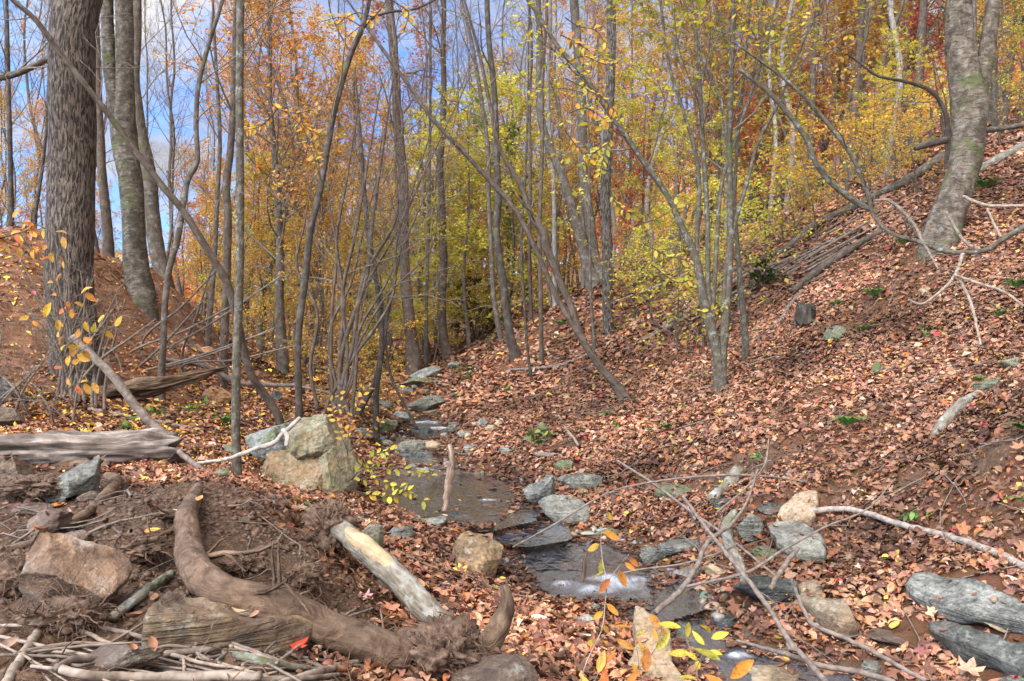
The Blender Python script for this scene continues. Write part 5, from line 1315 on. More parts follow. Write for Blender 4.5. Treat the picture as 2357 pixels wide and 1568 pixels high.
def build_main_trees():
    bare = lambda n, l, t0=.35, **k: B(n, l, t0, 5, 4, **k)
    # ---- left
    tree('tree', 'thickest left trunk with deeply furrowed grey brown bark', [(168,872,54),(171,784,52),(173,500,50),(178,250,49.5),(183,0,48)], 9.0, 'bark_furrow', 9, bare(8, 2.5, .75), ns=48, rough=.035, seed=1, flare=1.25)
    t, C, d = tree('tree', 'mossy ringed trunk forking in two behind the furrowed trunk', [(322,692,31),(306,575,26),(296,425,25.5),(281,310,28),(285,220,21),(287,100,19.5),(287,0,19)], 12., 'bark_moss', 9, bare(10, 2.6, .5), ns=32, seed=2, flare=1.3)
    L = np.array([[*P(u, v, 12.), r*12/F] for u, v, r in [(276,330,18),(264,240,15.5),(252,150,14.5),(246,0,13),(240,-200,11),(225,-600,6)]])
    C = catmull(L, 50); o = np.array(t.location); mb = MB(); tubes(mb, C[None, :, :3]-o, C[None, :, 3], 28, None, .06, 5); link('forked_stem', mb.mesh('forked_stem', M['bark_moss']), t)
    tree('tree', 'grey curved trunk just right of the mossy forked trunk', [(374,655,19),(366,600,17.5),(352,500,17),(345,400,16.5),(331,330,14),(313,200,12),(310,100,11),(311,0,10)], 14.5, 'bark_grey', 8, bare(12, 3., .4), seed=3)
    tree('tree', 'brown straight trunk between the furrowed and mossy trunks', [(252,590,12),(249,520,11),(239,420,10),(230,330,9),(224,240,8),(220,0,6)], 17., 'bark_brown', 6, bare(8, 2.5), seed=4)
    tree('leaning_tree', 'long slim trunk leaning left across the big trunks', [(642,965,9,8.6),(605,902,9,8.5),(580,868,9,8.4),(562,808,9,8.3),(543,720,9,8.1),(525,655,9,8.0),(475,570,8.4,7.9),(425,490,8,7.8),(375,430,7.6,7.7),(309,345,7.4,7.6),(250,265,6.8,7.5),(200,200,6.3,7.4),(130,112,7,7.3),(82,45,6,7.2),(20,-10,5.5,7.1)], 8.4, 'bark_brown', 1.5, B(5, .9, .55, 3, 2), seed=5, ns=14)
    tree('tree', 'slim straight pale trunk rising beside the cracked boulder', [(547,1112,11),(546,1000,10),(548,784,9.8),(550,500,9.2),(551,200,8.8),(553,0,8.6)], 6.0, 'bark_sap', 5, B(4, .8, .3, 3, 2), seed=6, ns=18)
    tree('tree', 'brown kinked trunk just left of the slim pale trunk', [(513,852,9.5),(516,784,9.2),(522,650,9.2),(525,500,9),(521,430,9),(530,350,8),(537,220,7),(540,120,6),(543,0,5)], 11., 'bark_brown', 5, bare(12, 2.2, .35), seed=7)
    tree('tree', 'crooked grey stem bending sharply halfway up left of centre', [(371,862,7.5),(376,790,7),(381,700,7),(391,620,7),(410,550,7),(422,465,6.5),(430,415,6.5),(452,372,6.2),(450,300,5.6),(456,200,5.4),(482,95,5),(512,0,4)], 9.3, 'bark_grey', 4, B(11, 1.8, .35, 4, 4), seed=8)
    tree('tree', 'orange leaved beech with lichened trunk left of the stream', [(646,792,12),(645,700,10.5),(645,600,9.5),(640,500,8.5),(632,375,7),(622,225,5.5),(620,100,4)], 15.5, 'bark_grey', 2, [B(34, 2.7, .28, 6, 5, 5, 'orange', .085, bend=.5, k2=(.3,.6))], seed=9)
    t, C, d = tree('tree', 'dark wavy stem curving right toward the top, left of centre', [(690,952,8),(687,800,7.5),(692,725,8),(705,625,8.2),(715,525,8),(735,440,7.5),(750,350,7.2),(765,270,7),(786,195,6.6),(810,120,6.2),(836,60,6),(852,-10,5)], 8.8, 'bark_dark', 4, B(10, 1.6, .3, 4, 4), seed=10)
    L = np.array([[*P(u, v, 8.8), r*8.8/F] for u, v, r in [(838,62,4),(852,45,3.6),(895,28,3.4),(950,22,3),(996,2,2.6),(1060,-40,2)]]); o = np.array(t.location)
    C = catmull(L, 30); mb = MB(); tubes(mb, C[None, :, :3]-o, C[None, :, 3], 8, None, .05, 5); link('limb', mb.mesh('limb', M['bark_dark']), t)
    tree('tree', 'leaning dead grey stem with a fork left of the orange beech', [(480,760,6),(492,600,5.5),(498,470,5),(505,330,4.5),(500,200,4),(492,50,3)], 13., 'bark_grey', 3, B(13, 1.8, .3, 5, 4, 1, 'orange', .08, leafsub=.4), seed=11)
    tree('tree', 'thin dark stem at the left edge of the picture', [(26,600,7),(25,480,6),(24,350,5.5),(20,200,5),(16,0,4)], 13., 'bark_dark', 4, B(16, 2.2, .2, 5, 4, 1, 'orange', .08, leafsub=.5), seed=12)
    tree('tree', 'thin slanting stem between left edge and furrowed trunk', [(74,600,4.5),(80,500,4),(92,420,4),(104,330,3.5),(112,200,3)], 14., 'bark_dark', 4, B(14, 1.9, .2, 5, 4, 1, 'orange', .08, leafsub=.4), seed=13)
    tree('tree', 'stout limb curving in from the left edge near the top', [(-60,185,9,10.5),(0,178,8,10.4),(40,168,7.5,10.3),(90,145,7,10.2),(122,124,6,10.1)], 10.4, 'bark_grey', .6, B(8, 1.6, .2, 5, 4), cat='tree limb', seed=14, base=False)
    # ---- centre
    tree('tree', 'fluted grey trunk standing at the head of the stream', [(955,836,17),(948,780,14.5),(938,700,13),(930,600,12),(926,450,11.6),(922,325,11),(911,200,10.2),(903,100,10),(893,0,9.5)], 17., 'bark_brown', 6, bare(16, 2.8, .3), seed=15)
    tree('tree', 'straight brown trunk at the mouth of the ravine', [(1026,822,12),(1021,784,10.5),(1018,600,9.5),(1013,425,8.2),(1019,300,7.4),(1022,100,6)], 19., 'bark_brown', 6, [B(16, 2.6, .45, 5, 4, 2, 'orange', .1, leafsub=.6)], seed=16)
    tree('tree', 'thin pale straight pole left of the straight brown trunk', [(982,790,4.5),(985,600,4),(988,450,3.8),(990,200,3.2),(990,0,3)], 18., 'bark_grey', 5, B(10, 1.5, .4, 4, 3), seed=17)
    tree('tree', 'dark wavering trunk rooted at the foot of the right slope', [(1181,813,13),(1173,784,10.5),(1156,650,9.2),(1140,530,8.3),(1146,450,8.2),(1143,325,7.4),(1136,200,6.8),(1126,100,6.3),(1121,0,6)], 14.5, 'bark_dark', 6, bare(14, 2.2, .4), seed=18)
    tree('tree', 'slender grey stem leaning left of the dark wavering trunk', [(1156,806,6.5),(1140,700,6),(1128,560,5.5),(1125,450,5),(1124,350,5),(1103,200,4.5),(1082,80,4),(1062,0,3.5)], 17., 'bark_grey', 4, bare(12, 1.8, .4), seed=19)
    multi('leaning_tree', 'pair of dead leaning stems sharing a foot on the right bank', [
        [(1441,914,11),(1386,850,8.5),(1340,782,8),(1320,720,8),(1290,650,8.5),(1270,600,9),(1256,565,10),(1252,538,10),(1225,500,7),(1200,430,6),(1150,340,5),(1130,250,4.5),(1101,115,4),(1080,40,3)],
        [(1428,912,7),(1351,802,6),(1310,735,6),(1290,700,6),(1266,650,6),(1236,580,6),(1186,485,6),(1136,425,6),(1081,365,5.5),(1001,280,5),(936,190,4.5),(871,100,4)]], 10.3, 'bark_brown', B(7, 1.0, .4, 3, 3), cat='leaning tree', seed=20, ext=1.0, ns=12)
    t, C, d = tree('tree', 'leaning left trunk of the V shaped pair on the slope', [(1360,655,17),(1352,620,14),(1341,555,13),(1316,475,11.5),(1291,400,10.5),(1261,330,9.5),(1247,280,9),(1241,200,8.2),(1243,100,7.6),(1236,0,7)], 16., 'bark_grey', 6, bare(10, 2.5, .5), seed=21)
    tree('tree', 'upright right trunk of the V shaped pair on the slope', [(1379,655,19),(1374,620,17),(1366,575,14.5),(1356,475,12.5),(1343,350,11.5),(1336,200,10.5),(1328,100,10.5),(1323,0,10)], 16.1, 'bark_grey', 6, bare(12, 2.6, .45), seed=22)
    tree('tree', 'straight fine furrowed trunk in front of the V shaped pair', [(1402,778,15),(1400,740,13),(1398,600,12),(1394,450,12),(1399,300,11),(1404,100,10.5),(1404,0,10)], 13.6, 'bark_furrow2', 7, bare(9, 2.4, .6), ns=24, seed=23)
    tree('sapling', 'thin straight pole sapling on the right bank', [(1246,842,5.2),(1245,784,5),(1243,550,5),(1246,400,4.4),(1250,200,4),(1258,0,3)], 13.8, 'bark_brown', 3, B(9, 1.3, .35, 4, 3), seed=24)
    tree('sapling', 'very thin grey sapling before the furrowed slope trunk', [(1366,772,3.6),(1360,680,3.4),(1358,560,3),(1356,420,2.6)], 13., 'bark_grey', 2, B(8, .9, .3, 3, 3, 2, 'yellowgreen', .09), seed=25)
    tree('sapling', 'thin leaning sapling right of the dark wavering trunk', [(1224,880,3.4),(1214,800,3.2),(1206,700,3),(1200,560,3),(1210,400,2.6),(1215,200,2.4)], 13., 'bark_dark', 2, B(9, 1.0, .3, 3, 3), seed=26)
    # ---- many stemmed sapling group, right of centre
    multi('tree', 'many stemmed sapling with greenish yellow leaves on the right slope', [
        [(1655,890,15),(1654,840,13),(1646,790,12),(1622,700,11),(1603,600,9.5),(1590,565,9),(1571,525,8),(1536,450,7),(1486,380,7),(1421,285,6.5),(1336,165,6),(1286,110,5.5),(1236,30,5),(1216,0,5)],
        [(1660,892,13),(1662,840,11),(1666,784,10),(1678,640,8),(1681,525,8),(1679,350,7),(1681,225,7),(1686,100,6),(1688,0,6)],
        [(1652,800,6),(1640,740,6.5),(1631,680,6),(1628,500,6),(1616,300,5.5),(1611,200,5),(1601,75,4.5),(1591,0,4)],
        [(1664,720,6),(1674,600,6),(1690,520,5.5),(1721,415,4.5),(1746,325,4),(1791,240,3.5),(1841,115,3),(1896,0,2.5)],
        [(1603,600,5),(1606,500,6),(1610,430,5),(1600,350,4.5),(1571,250,4),(1540,150,3.5),(1520,0,3)],
        [(1684,560,4),(1688,470,4),(1661,240,4),(1631,165,3.5),(1596,65,3)],
        [(1640,740,5),(1650,560,5),(1662,420,4.5),(1700,300,4),(1760,120,3.4),(1790,0,3)]],
        9.0, 'bark_sap', [B(18, 1.35, .42, 6, 3, 2, 'olive', .074, bend=.1, flat=.4, tm=OV, leafsub=.8)], seed=30, ext=1.5, ns=12)
    tree('sapling', 'thin sapling with lichened bark right of the many stemmed sapling', [(1716,765,7),(1706,650,6),(1697,550,5.5),(1690,460,5),(1700,300,4),(1720,100,3)], 9.6, 'bark_sap', 2, B(9, 1.1, .4, 4, 3, 2, 'yellowgreen', .075, tm=OV), seed=31, ns=10)
    # ---- right
    t, C, d = tree('tree', 'big pale peeling tree with forked trunk on the right slope', [(2174,556,42),(2183,510,38),(2204,440,34.5),(2223,370,35),(2229,300,36),(2226,245,38),(2206,130,31),(2200,60,29),(2198,-10,27)], 9.3, 'bark_birch', 7, bare(6, 2.5, .75), ns=48, rough=.05, seed=32, flare=1.12)
    L = np.array([[*P(u, v, 9.3), r*9.3/F] for u, v, r in [(2233,285,22),(2250,225,19),(2265,160,18),(2277,80,17),(2288,-10,15),(2300,-250,12),(2310,-700,6)]])
    C = catmull(L, 50); o = np.array(t.location); mb = MB(); tubes(mb, C[None, :, :3]-o, C[None, :, 3], 32, None, .06, 6); link('forked_stem', mb.mesh('forked_stem', M['bark_birch']), t)
    tree('tree', 'brown trunk paired with a white stem up the right slope', [(1950,412,13),(1954,370,11),(1958,325,10),(1968,225,9),(1976,125,7.5),(1986,0,6.5)], 24., 'bark_brown', 5, bare(10, 2.5, .5), seed=33)
    tree('tree', 'white slender stem beside the brown trunk up the right slope', [(1972,415,5),(1974,330,4.5),(1981,200,4.2),(1992,80,4),(1998,0,3.6)], 25., 'bark_birch', 5, bare(8, 2., .5), seed=34)
    tree('tree', 'tall brown trunk forking high, left of the big pale tree', [(2106,378,10),(2108,340,9.5),(2113,250,9.5),(2118,150,9.5),(2121,60,9),(2123,0,8)], 22., 'bark_brown', 5, [bare(10, 2.6, .5), B(12, 2.4, .55, 5, 4, 4, 'orange', .12)], seed=35)
    tree('tree', 'brown trunk with flared foot above the grey slope log', [(1741,545,11),(1743,480,9.5),(1745,400,9),(1752,300,8),(1756,150,7),(1760,0,6)], 26., 'bark_brown', 5, [B(14, 2.8, .5, 5, 4, 4, 'orange', .12)], seed=36)
    tree('tree', 'grey trunk half hidden by yellow leaves up the slope', [(1856,470,9),(1862,380,8),(1867,300,7.5),(1871,200,7),(1880,0,6)], 24., 'bark_grey', 5, [B(14, 2.8, .45, 5, 4, 4, 'orange', .12)], seed=37)
    tree('tree', 'grey trunk seen through the fork of the big pale tree', [(2238,330,10),(2238,200,10),(2236,0,9)], 15., 'bark_grey', 6, bare(6, 2.), seed=38)
    tree('tree', 'thin grey trunk right of the big pale tree', [(2291,330,6.5),(2291,200,6),(2290,0,5.5)], 18., 'bark_grey', 5, [B(12, 2.2, .3, 5, 4, 4, 'gold', .11)], seed=39)
    tree('leaning_tree', 'thin bare stem arching left from the big pale tree', [(2182,300,5.5,10.5),(2172,250,5,10.5),(2142,210,4.5,10.5),(2082,188,3.5,10.5),(2020,175,3,10.5)], 10.5, 'bark_dark', .8, B(6, .9, .3, 3, 3, 2, 'gold', .08), seed=40, cat='leaning tree')
    # ---- clump of thin arching stems in the middle
    st = []
    rg = np.random.default_rng(8)
    for (u1, v1, um, vm, r) in [(700,520,735,720,5),(758,470,752,700,5),(795,430,770,690,6),(842,400,800,680,6),(880,350,838,640,6.5),(910,380,862,640,6),(955,420,880,690,5),(985,380,860,700,5),(830,560,778,760,5),(930,560,840,760,5),(1010,470,900,690,4),(865,600,812,790,4)]:
        b = 772+rg.normal()*24
        w = lambda s: rg.normal()*s
        st.append([(b, 952+rg.normal()*6, r), ((b+um)/2-6+w(9), (952+vm)/2+10, r-.8), (um+w(14), vm, r-1.4), ((um*.45+u1*.55)+w(14), (vm+v1)/2-5, r-2.2), (u1, v1, r-3)])
    multi('shrub', 'clump of thin bare arching stems beside the upper stream', st, 9.6, 'bark_brown', B(8, 1.1, .4, 4, 3), cat='shrub', seed=41, ext=1.2, ns=7)
    multi('shrub', 'dark crooked stem with a leaning twin over the upper stream', [
        [(866,905,7),(872,850,7),(880,790,6.5),(872,690,6),(862,620,6),(848,540,5.5),(838,430,5),(828,300,4)],
        [(805,1010,5),(832,940,6),(858,890,6),(882,800,5),(890,740,4),(900,690,3)],
        [(962,990,3),(930,930,3.4),(905,880,3.4),(892,830,3),(886,760,3)]], 10.2, 'bark_dark', B(6, .9, .4, 3, 3), cat='shrub', seed=42, ext=.8, ns=8)
    # sprouts round the foot of the furrowed trunk
    st = []
    for k in range(17):
        b = 160+rg.normal()*34; a = rg.normal()*70; h = rg.uniform(110, 250)
        st.append([(b, 905+rg.normal()*8, 4, 7.9), (b+a*.35, 905-h*.5, 3.2, 7.8), (b+a, 905-h, 2, 7.7)])
    multi('shrub', 'dense sprout clump around the foot of the furrowed trunk', st, 7.9, 'twig_grey', B(4, .5, .4, 3, 2, rmin=.0018), cat='shrub', seed=43, ext=.3, ns=6)
    st = []
    for k in range(9):
        b = 40+rg.normal()*60; a = rg.normal()*90; h = rg.uniform(60, 150)
        st.append([(b, 985+rg.normal()*8, 4, 7.), (b+a*.4, 985-h*.6, 3, 6.9), (b+a, 985-h, 2, 6.9)])
    multi('shrub', 'tangle of dead brush at the left edge under the clay bank', st, 7.0, 'twig_grey', B(5, .7, .2, 3, 3, rmin=.0018), cat='shrub', seed=44, ext=.3, ns=6)
    st = []
    for (u0, v0, u1, v1) in [(300,800,560,690),(320,830,640,640),(250,860,600,770),(360,840,620,760),(330,770,500,620),(290,860,460,700),(420,800,480,640),(420,830,660,800)]:
        st.append([(u0, v0+12, 3.2, 10.6), ((u0+u1)/2, (v0+v1)/2+14, 2.6, 10.2), (u1, v1, 1.6, 9.9)])
    multi('shrub', 'wide spray of thin bare twigs before the clay bank', st, 10.6, 'twig_grey', B(5, .7, .2, 3, 3, 1, 'orange', .05, leafsub=.08, rmin=.002), cat='shrub', seed=45, ext=.2, ns=5)

# ------------------------------------------------------------------ the wood behind: one of each kind, then copies
LAND = [(90,'the left picture edge'),(230,'the furrowed trunk'),(360,'the mossy forked trunk'),(520,'the slim pale trunk'),(650,'the orange beech'),(800,'the arching clump'),(930,'the fluted trunk'),(1030,'the straight brown trunk'),(1150,'the dark wavering trunk'),(1260,'the leaning dead stems'),(1370,'the V shaped pair'),(1500,'the furrowed slope trunk'),(1680,'the many stemmed sapling'),(1850,'the arching fallen stem'),(1970,'the paired brown and white stems'),(2120,'the tall forking trunk'),(2250,'the big pale tree')]
PROTO = {}
def proto(kind, seed):
    """trunk, crown and foliage meshes of a wood tree, foot at the origin"""
    rng = np.random.default_rng(seed)
    cfg = {
     'bare':   dict(H=19, r=.115, mat='bark_grey', lean=.5, cr=B(22, 3.4, .34, 6, 4, bend=.8, ang1=(26, 48), rmin=.0045, ns=4)),
     'pale':   dict(H=16, r=.075, mat='bark_pale', lean=.5, cr=B(12, 1.6, .5, 4, 4, bend=.7, rmin=.004, ns=4)),
     'fine':   dict(H=15, r=.06, mat='bark_grey', lean=.6, cr=B(38, 2.3, .16, 8, 5, bend=.75, ang1=(25, 50), rmin=.0042, ns=4)),
     'pole':   dict(H=13, r=.05, mat='bark_brown', lean=.6, cr=B(14, 1.5, .3, 4, 4, bend=.6, rmin=.003, ns=4)),
     'orange': dict(H=12, r=.11, mat='bark_grey', lean=.4, cr=B(34, 3.1, .16, 7, 6, 4, 'orange', .10, bend=.45, rmin=.004, ns=4)),
     'rust':   dict(H=14, r=.12, mat='bark_brown', lean=.4, cr=B(34, 3.2, .2, 7, 6, 4, 'rust', .10, bend=.5, rmin=.004, ns=4)),
     'gold':   dict(H=11, r=.09, mat='bark_grey', lean=.4, cr=B(32, 2.9, .14, 7, 6, 5, 'gold', .105, bend=.35, rmin=.004, ns=4)),
     'yellowgreen': dict(H=7, r=.055, mat='bark_brown', lean=.4, cr=B(32, 2.2, .10, 7, 6, 6, 'yellowgreen', .085, bend=.05, flat=.35, ang1=(50, 80), rmin=.003, ns=4)),
     'green':  dict(H=6, r=.05, mat='bark_brown', lean=.4, cr=B(28, 1.9, .08, 7, 6, 6, 'green', .085, bend=.05, flat=.35, ang1=(50, 80), rmin=.003, ns=4)),
     'red':    dict(H=5, r=.04, mat='bark_brown', lean=.3, cr=B(22, 1.5, .15, 6, 5, 5, 'red', .085, bend=.2, rmin=.003, ns=4)),
     'bush':   dict(H=1.8, r=.02, mat='bark_brown', lean=.3, cr=B(16, 1.2, .05, 5, 4, 3, 'gold', .062, bend=.1, ang1=(40, 75), rmin=.002, ns=3, leafsub=.85)),
     'bushgreen': dict(H=1.6, r=.02, mat='bark_brown', lean=.3, cr=B(16, 1.2, .05, 5, 4, 3, 'yellowgreen', .06, leafsub=.85, bend=.1, ang1=(40, 75), rmin=.002, ns=3)),
     'dark':   dict(H=3.0, r=.05, mat='bark_dark', lean=.2, cr=B(24, 1.7, .05, 6, 5, 8, 'dark', .13, bend=.1, ang1=(40, 75), rmin=.003, ns=3)),
    }[kind]
    H = cfg['H']; n = 30
    z = np.linspace(-.25, H, n)
    w = np.stack([fbm(np.stack([z*.22, z*0+seed, z*0], 1), 2, 3), fbm(np.stack([z*.22, z*0+seed, z*0+5], 1), 2, 4)], 1)*cfg['lean']; w -= w[1]
    C = np.concatenate([w, z[:, None]], 1); R = cfg['r']*(1-.86*np.clip(z/H, 0, 1))*(1+.35*np.exp(-np.clip(z, 0, 9)/.25))
    mb = MB(); tubes(mb, C[None], R[None], 9, None, .06, seed)
    mbb, mbl = MB(), MB(); crown(mbb, mbl, C[None], R[None], rng, **cfg['cr'])
    tm = mb.mesh('trunk', M[cfg['mat']]); cm = mbb.mesh('crown', M['twig_grey' if kind in ('bare', 'pole', 'pale', 'fine') else 'twig'])
    fm = mbl.mesh('foliage', M['leaf']) if mbl.n else None
    return tm, cm, fm

WORDS = {'fine': ('tree', 'leafless finely twigged tree', 'leafless finely twigged trees'), 'pale': ('tree', 'slim pale grey trunk', 'slim pale grey trunks'), 'bare': ('tree', 'tall bare grey tree', 'tall bare grey trees'), 'pole': ('sapling', 'thin bare pole sapling', 'thin bare pole saplings'), 'orange': ('tree', 'orange leaved tree', 'orange leaved trees'),
 'rust': ('tree', 'rust brown leaved tree', 'rust brown leaved trees'), 'gold': ('tree', 'golden leaved tree', 'golden leaved trees'), 'yellowgreen': ('tree', 'small yellow leaved understorey tree', 'small yellow leaved understorey trees'),
 'green': ('tree', 'small yellow green understorey tree', 'small yellow green understorey trees'), 'red': ('sapling', 'small red leaved sapling', 'small red leaved saplings'),
 'bush': ('shrub', 'low golden leaved bush', 'low golden leaved bushes'), 'bushgreen': ('shrub', 'low yellow green bush', 'low yellow green bushes'), 'dark': ('shrub', 'dark evergreen bush', 'dark evergreen bushes')}
_meshes = {}
def wood(kind, u, d, scale, rng, wide=1., place=None):
    var = int(rng.integers(3 if kind in ('bare', 'pole', 'fine', 'yellowgreen', 'gold', 'orange') else 2))
    key = (kind, var)
    x, y = d*(u-CX)/F, d
    nm, lb, pl = WORDS[kind]
    lm = min(LAND, key=lambda q: abs(q[0]-u))[1]
    zone = 'close behind' if d < 15 else ('in the middle distance behind' if d < 26 else 'far off behind')
    lab, grp = f'{lb} {zone} {lm}', f'{pl} {zone} {lm}'
    if place: lab, grp = f'{lb} {place}', None
    if key not in PROTO:
        tm, cm, fm = proto(kind, 500+var*7+sum(map(ord, kind)))
        t = root(nm, lab, nm, (0, 0, 0), grp)
        link('trunk', tm, t); c = link('crown', cm, t)
        if fm is not None: link('foliage', fm, c)
        PROTO[key] = t
    else:
        t = copy_tree(PROTO[key]); t['label'] = lab
        if 'group' in t.keys(): del t['group']
        if grp: t['group'] = grp
    t.location = (x, y, H1(x, y)); t.rotation_euler = (rng.normal()*.03, rng.normal()*.03, rng.uniform(0, 2*PI))
    t.scale = (scale*wide, scale*wide, scale)
    return t

def build_wood_behind():
    rng = np.random.default_rng(99)
    # the coloured crowns that make the picture, each where it stands
    for kind, u, d, s, wd in [
        ('orange',600,21,.95,1.),('orange',735,20,.92,.9),('orange',560,27,1.0,1.),('orange',690,30,1.05,1.),('rust',800,25,.85,1.),('orange',860,27,.85,1.),
        ('rust',985,27,.85,.9),('gold',760,17,.60,.9),('gold',850,22,.62,1.),
        ('yellowgreen',1030,24,.6,1.2),('yellowgreen',1000,20,.5,1.2),('gold',1070,30,.6,1.2),('yellowgreen',1130,28,.8,1.2),('yellowgreen',1080,19,.85,1.1),('yellowgreen',1160,21,.95,1.1),('yellowgreen',1005,22,.95,1.),('green',1110,24,1.1,1.),('yellowgreen',1210,25,1.1,1.),('gold',1050,26,.62,1.),
        ('gold',720,16,.42,1.),('yellowgreen',790,20,.6,1.),('gold',700,19,.5,1.),('orange',850,23,.5,1.),('yellowgreen',900,26,.8,1.),('gold',760,25,.6,1.),('yellowgreen',880,18,.45,1.),
        ('gold',650,21,.45,1.),('yellowgreen',600,19,.7,1.),('gold',560,18,.4,1.),('orange',665,26,.55,1.),('yellowgreen',960,28,1.,1.),
        ('orange',1290,22,.75,.8),('orange',1310,28,.62,.9),('orange',1235,30,.7,1.),('gold',1270,20,.55,.8),('gold',1330,24,.5,1.),
        ('red',1445,17,.62,1.),('gold',1430,22,.8,.8),('orange',1480,24,.8,.9),('yellowgreen',1480,17,.6,1.),('yellowgreen',1560,15,.5,1.),
        ('gold',1600,27,.9,.9),('orange',1640,29,1.,.9),('orange',1720,29,1.,.8),('gold',1760,27,.7,.9),('yellowgreen',1790,24,.7,1.),('orange',1800,30,1.,1.),('orange',1900,30,1.,1.),
        ('gold',1880,28,.7,.9),('gold',1985,29,.8,.9),('orange',2040,31,1.,1.),('yellowgreen',2060,15,.38,1.),('gold',2090,25,.6,.9),
        ('red',2172,24,1.1,.9),('red',1770,26,1.,1.),('red',1725,24,.8,1.),('red',1900,27,.7,1.),('yellowgreen',2020,17,.34,1.),('orange',2310,20,.75,.9),('gold',2350,18,.5,1.),('gold',2400,20,.9,1.),
        ('red',640,33,1.0,1.2),('orange',-40,34,.5,1.),('gold',40,40,.5,1.),('orange',110,36,.45,1.),('gold',240,38,.5,1.),('orange',330,42,.6,1.),('red',80,44,1.,1.),('orange',10,26,.34,1.),('gold',-20,28,.36,1.),('rust',300,46,.5,1.),('red',500,40,1.2,1.3),('red',570,45,1.4,1.3),('orange',420,38,.62,1.),('orange',480,32,.55,1.),('gold',460,24,.38,1.),('gold',530,26,.45,1.),
        ('gold',10,15,.28,1.),('orange',80,19,.30,1.),('gold',130,20,.24,1.),('orange',230,24,.26,.8),
        ('gold',2290,26,1.,1.),('yellowgreen',2300,17,.6,1.),('orange',1560,34,1.1,1.),('gold',1680,36,1.1,1.),('orange',1960,36,1.1,1.),('gold',1820,38,1.1,1.),
        ]:
        wood(kind, u, d, s, rng, wd)
    wood('dark', 1092, 21, .5, rng, 1.2, 'tucked under yellow crowns at the mouth of the ravine'); wood('dark', 1760, 11.5, .14, rng, 1.3, 'on the leaf slope near the many stemmed sapling')
    # brush on the slope and by the stream
    for kind, u, d, s in [('bushgreen',1560,11.5,.7),('bushgreen',1620,11,.6),('bushgreen',1700,11.5,.7),('bushgreen',1760,11.8,.7),('bush',1880,12,.6),('bush',1830,12.6,.7),('bush',1960,12.6,.6),('bush',2060,11.8,.6),('bush',2110,11.2,.5),('bushgreen',1500,13,.7),('bushgreen',1660,13.2,.8),('bush',1930,14,.8),('bush',1460,14,.6),('bush',2000,13.6,.8),('bushgreen',1800,13.5,.8),('bush',2300,12.5,.6),
                          ('bush',790,10.2,.35),('bush',840,11,.4),('bush',870,13,.5),('bush',760,12,.5),('bush',700,13,.5),('bush',910,17,.7),('bush',1100,20,.8),('bush',1000,21,.8),('bush',650,17,.6),('bush',580,17,.6),('bush',520,15,.4)]:
        wood(kind, u, d, s*(1.35 if u > 1400 else 1.15), rng)
    # bare trunks and poles filling the wood
    for k in range(26):
        u = -150+2650*((k*.61803) % 1); d = 24+34*rng.uniform()**1.1
        if 1100 < u and d < 20: d += 8
        wood('bare', u, d, rng.uniform(.75, 1.2), rng, rng.uniform(.7, 1.0))
    for k in range(15):
        u = (-60+620*((k*.618) % 1)) if k < 7 else (880+520*((k*.618) % 1)); d = 17+17*rng.uniform()
        wood('fine', u, d, rng.uniform(.7, 1.15), rng, rng.uniform(.8, 1.1))
    for k in range(24):
        u = 1230+1130*((k*.61803+.3) % 1); d = 15.5+17*rng.uniform()
        wood('pale', u, d, rng.uniform(.7, 1.1), rng, rng.uniform(.7, 1.2))
    for k in range(24):
        u = 0+2400*((k*.7548) % 1); d = 14+24*rng.uniform()
        if u > 1250: d = max(d, 17)
        if u < 330: d = max(d, 16)
        wood('pole', u, d, rng.uniform(.6, 1.15), rng, rng.uniform(.7, 1.1))
    for k in range(32):
        u = 480+1950*((k*.569) % 1)**1.15; d = 24+26*rng.uniform()
        kind = ['gold', 'yellowgreen', 'orange', 'gold', 'orange', 'rust', 'red', 'orange'][k % 8]
        wood(kind, u, d, rng.uniform(.7, 1.1)*(.75 if u < 1250 and kind in ('gold', 'orange') else 1.), rng)
    # beyond that the wood reads as one coloured mass
    n = 70000
    u = rng.uniform(-300, 2700, n); d = rng.uniform(52, 95, n)
    x = d*(u-CX)/F; z0 = base_height(x, d)
    cl = fbm(np.stack([x*.16, d*.10, x*0], 1), 4, 91)
    top = np.interp(u, [0, 420, 560, 700, 1250, 1500, 2400], [3.0, 4.5, 8, 9, 8, 6, 5])*(1+.5*cl)
    h = rng.uniform(0, 1, n)**.8*np.clip(top, 1, None)
    pos = np.stack([x, d, z0+h], 1)
    cc = fbm(np.stack([x*.13+9, d*.1, h*.12], 1), 3, 95)
    i = np.digitize(cc, [-.35, -.08, .15, .4])
    col = np.zeros((n, 3))
    for k, pal in enumerate(['red', 'orange', 'gold', 'yellowgreen', 'rust']):
        m = i == k; col[m] = pick(PAL[pal], m.sum(), rng)
    mb = MB(); place_leaves(mb, LQ[0], pos, rng.normal(size=(n, 3)), norm(rng.normal(size=(n, 3))+np.array([0, -.5, .8])), rng.uniform(.25, .55, n), col)
    tag(link('distant_woods', mb.mesh('distant_woods', M['leaf'])), 'hazy mass of red, orange and yellow woods far up the valley', kind='stuff')
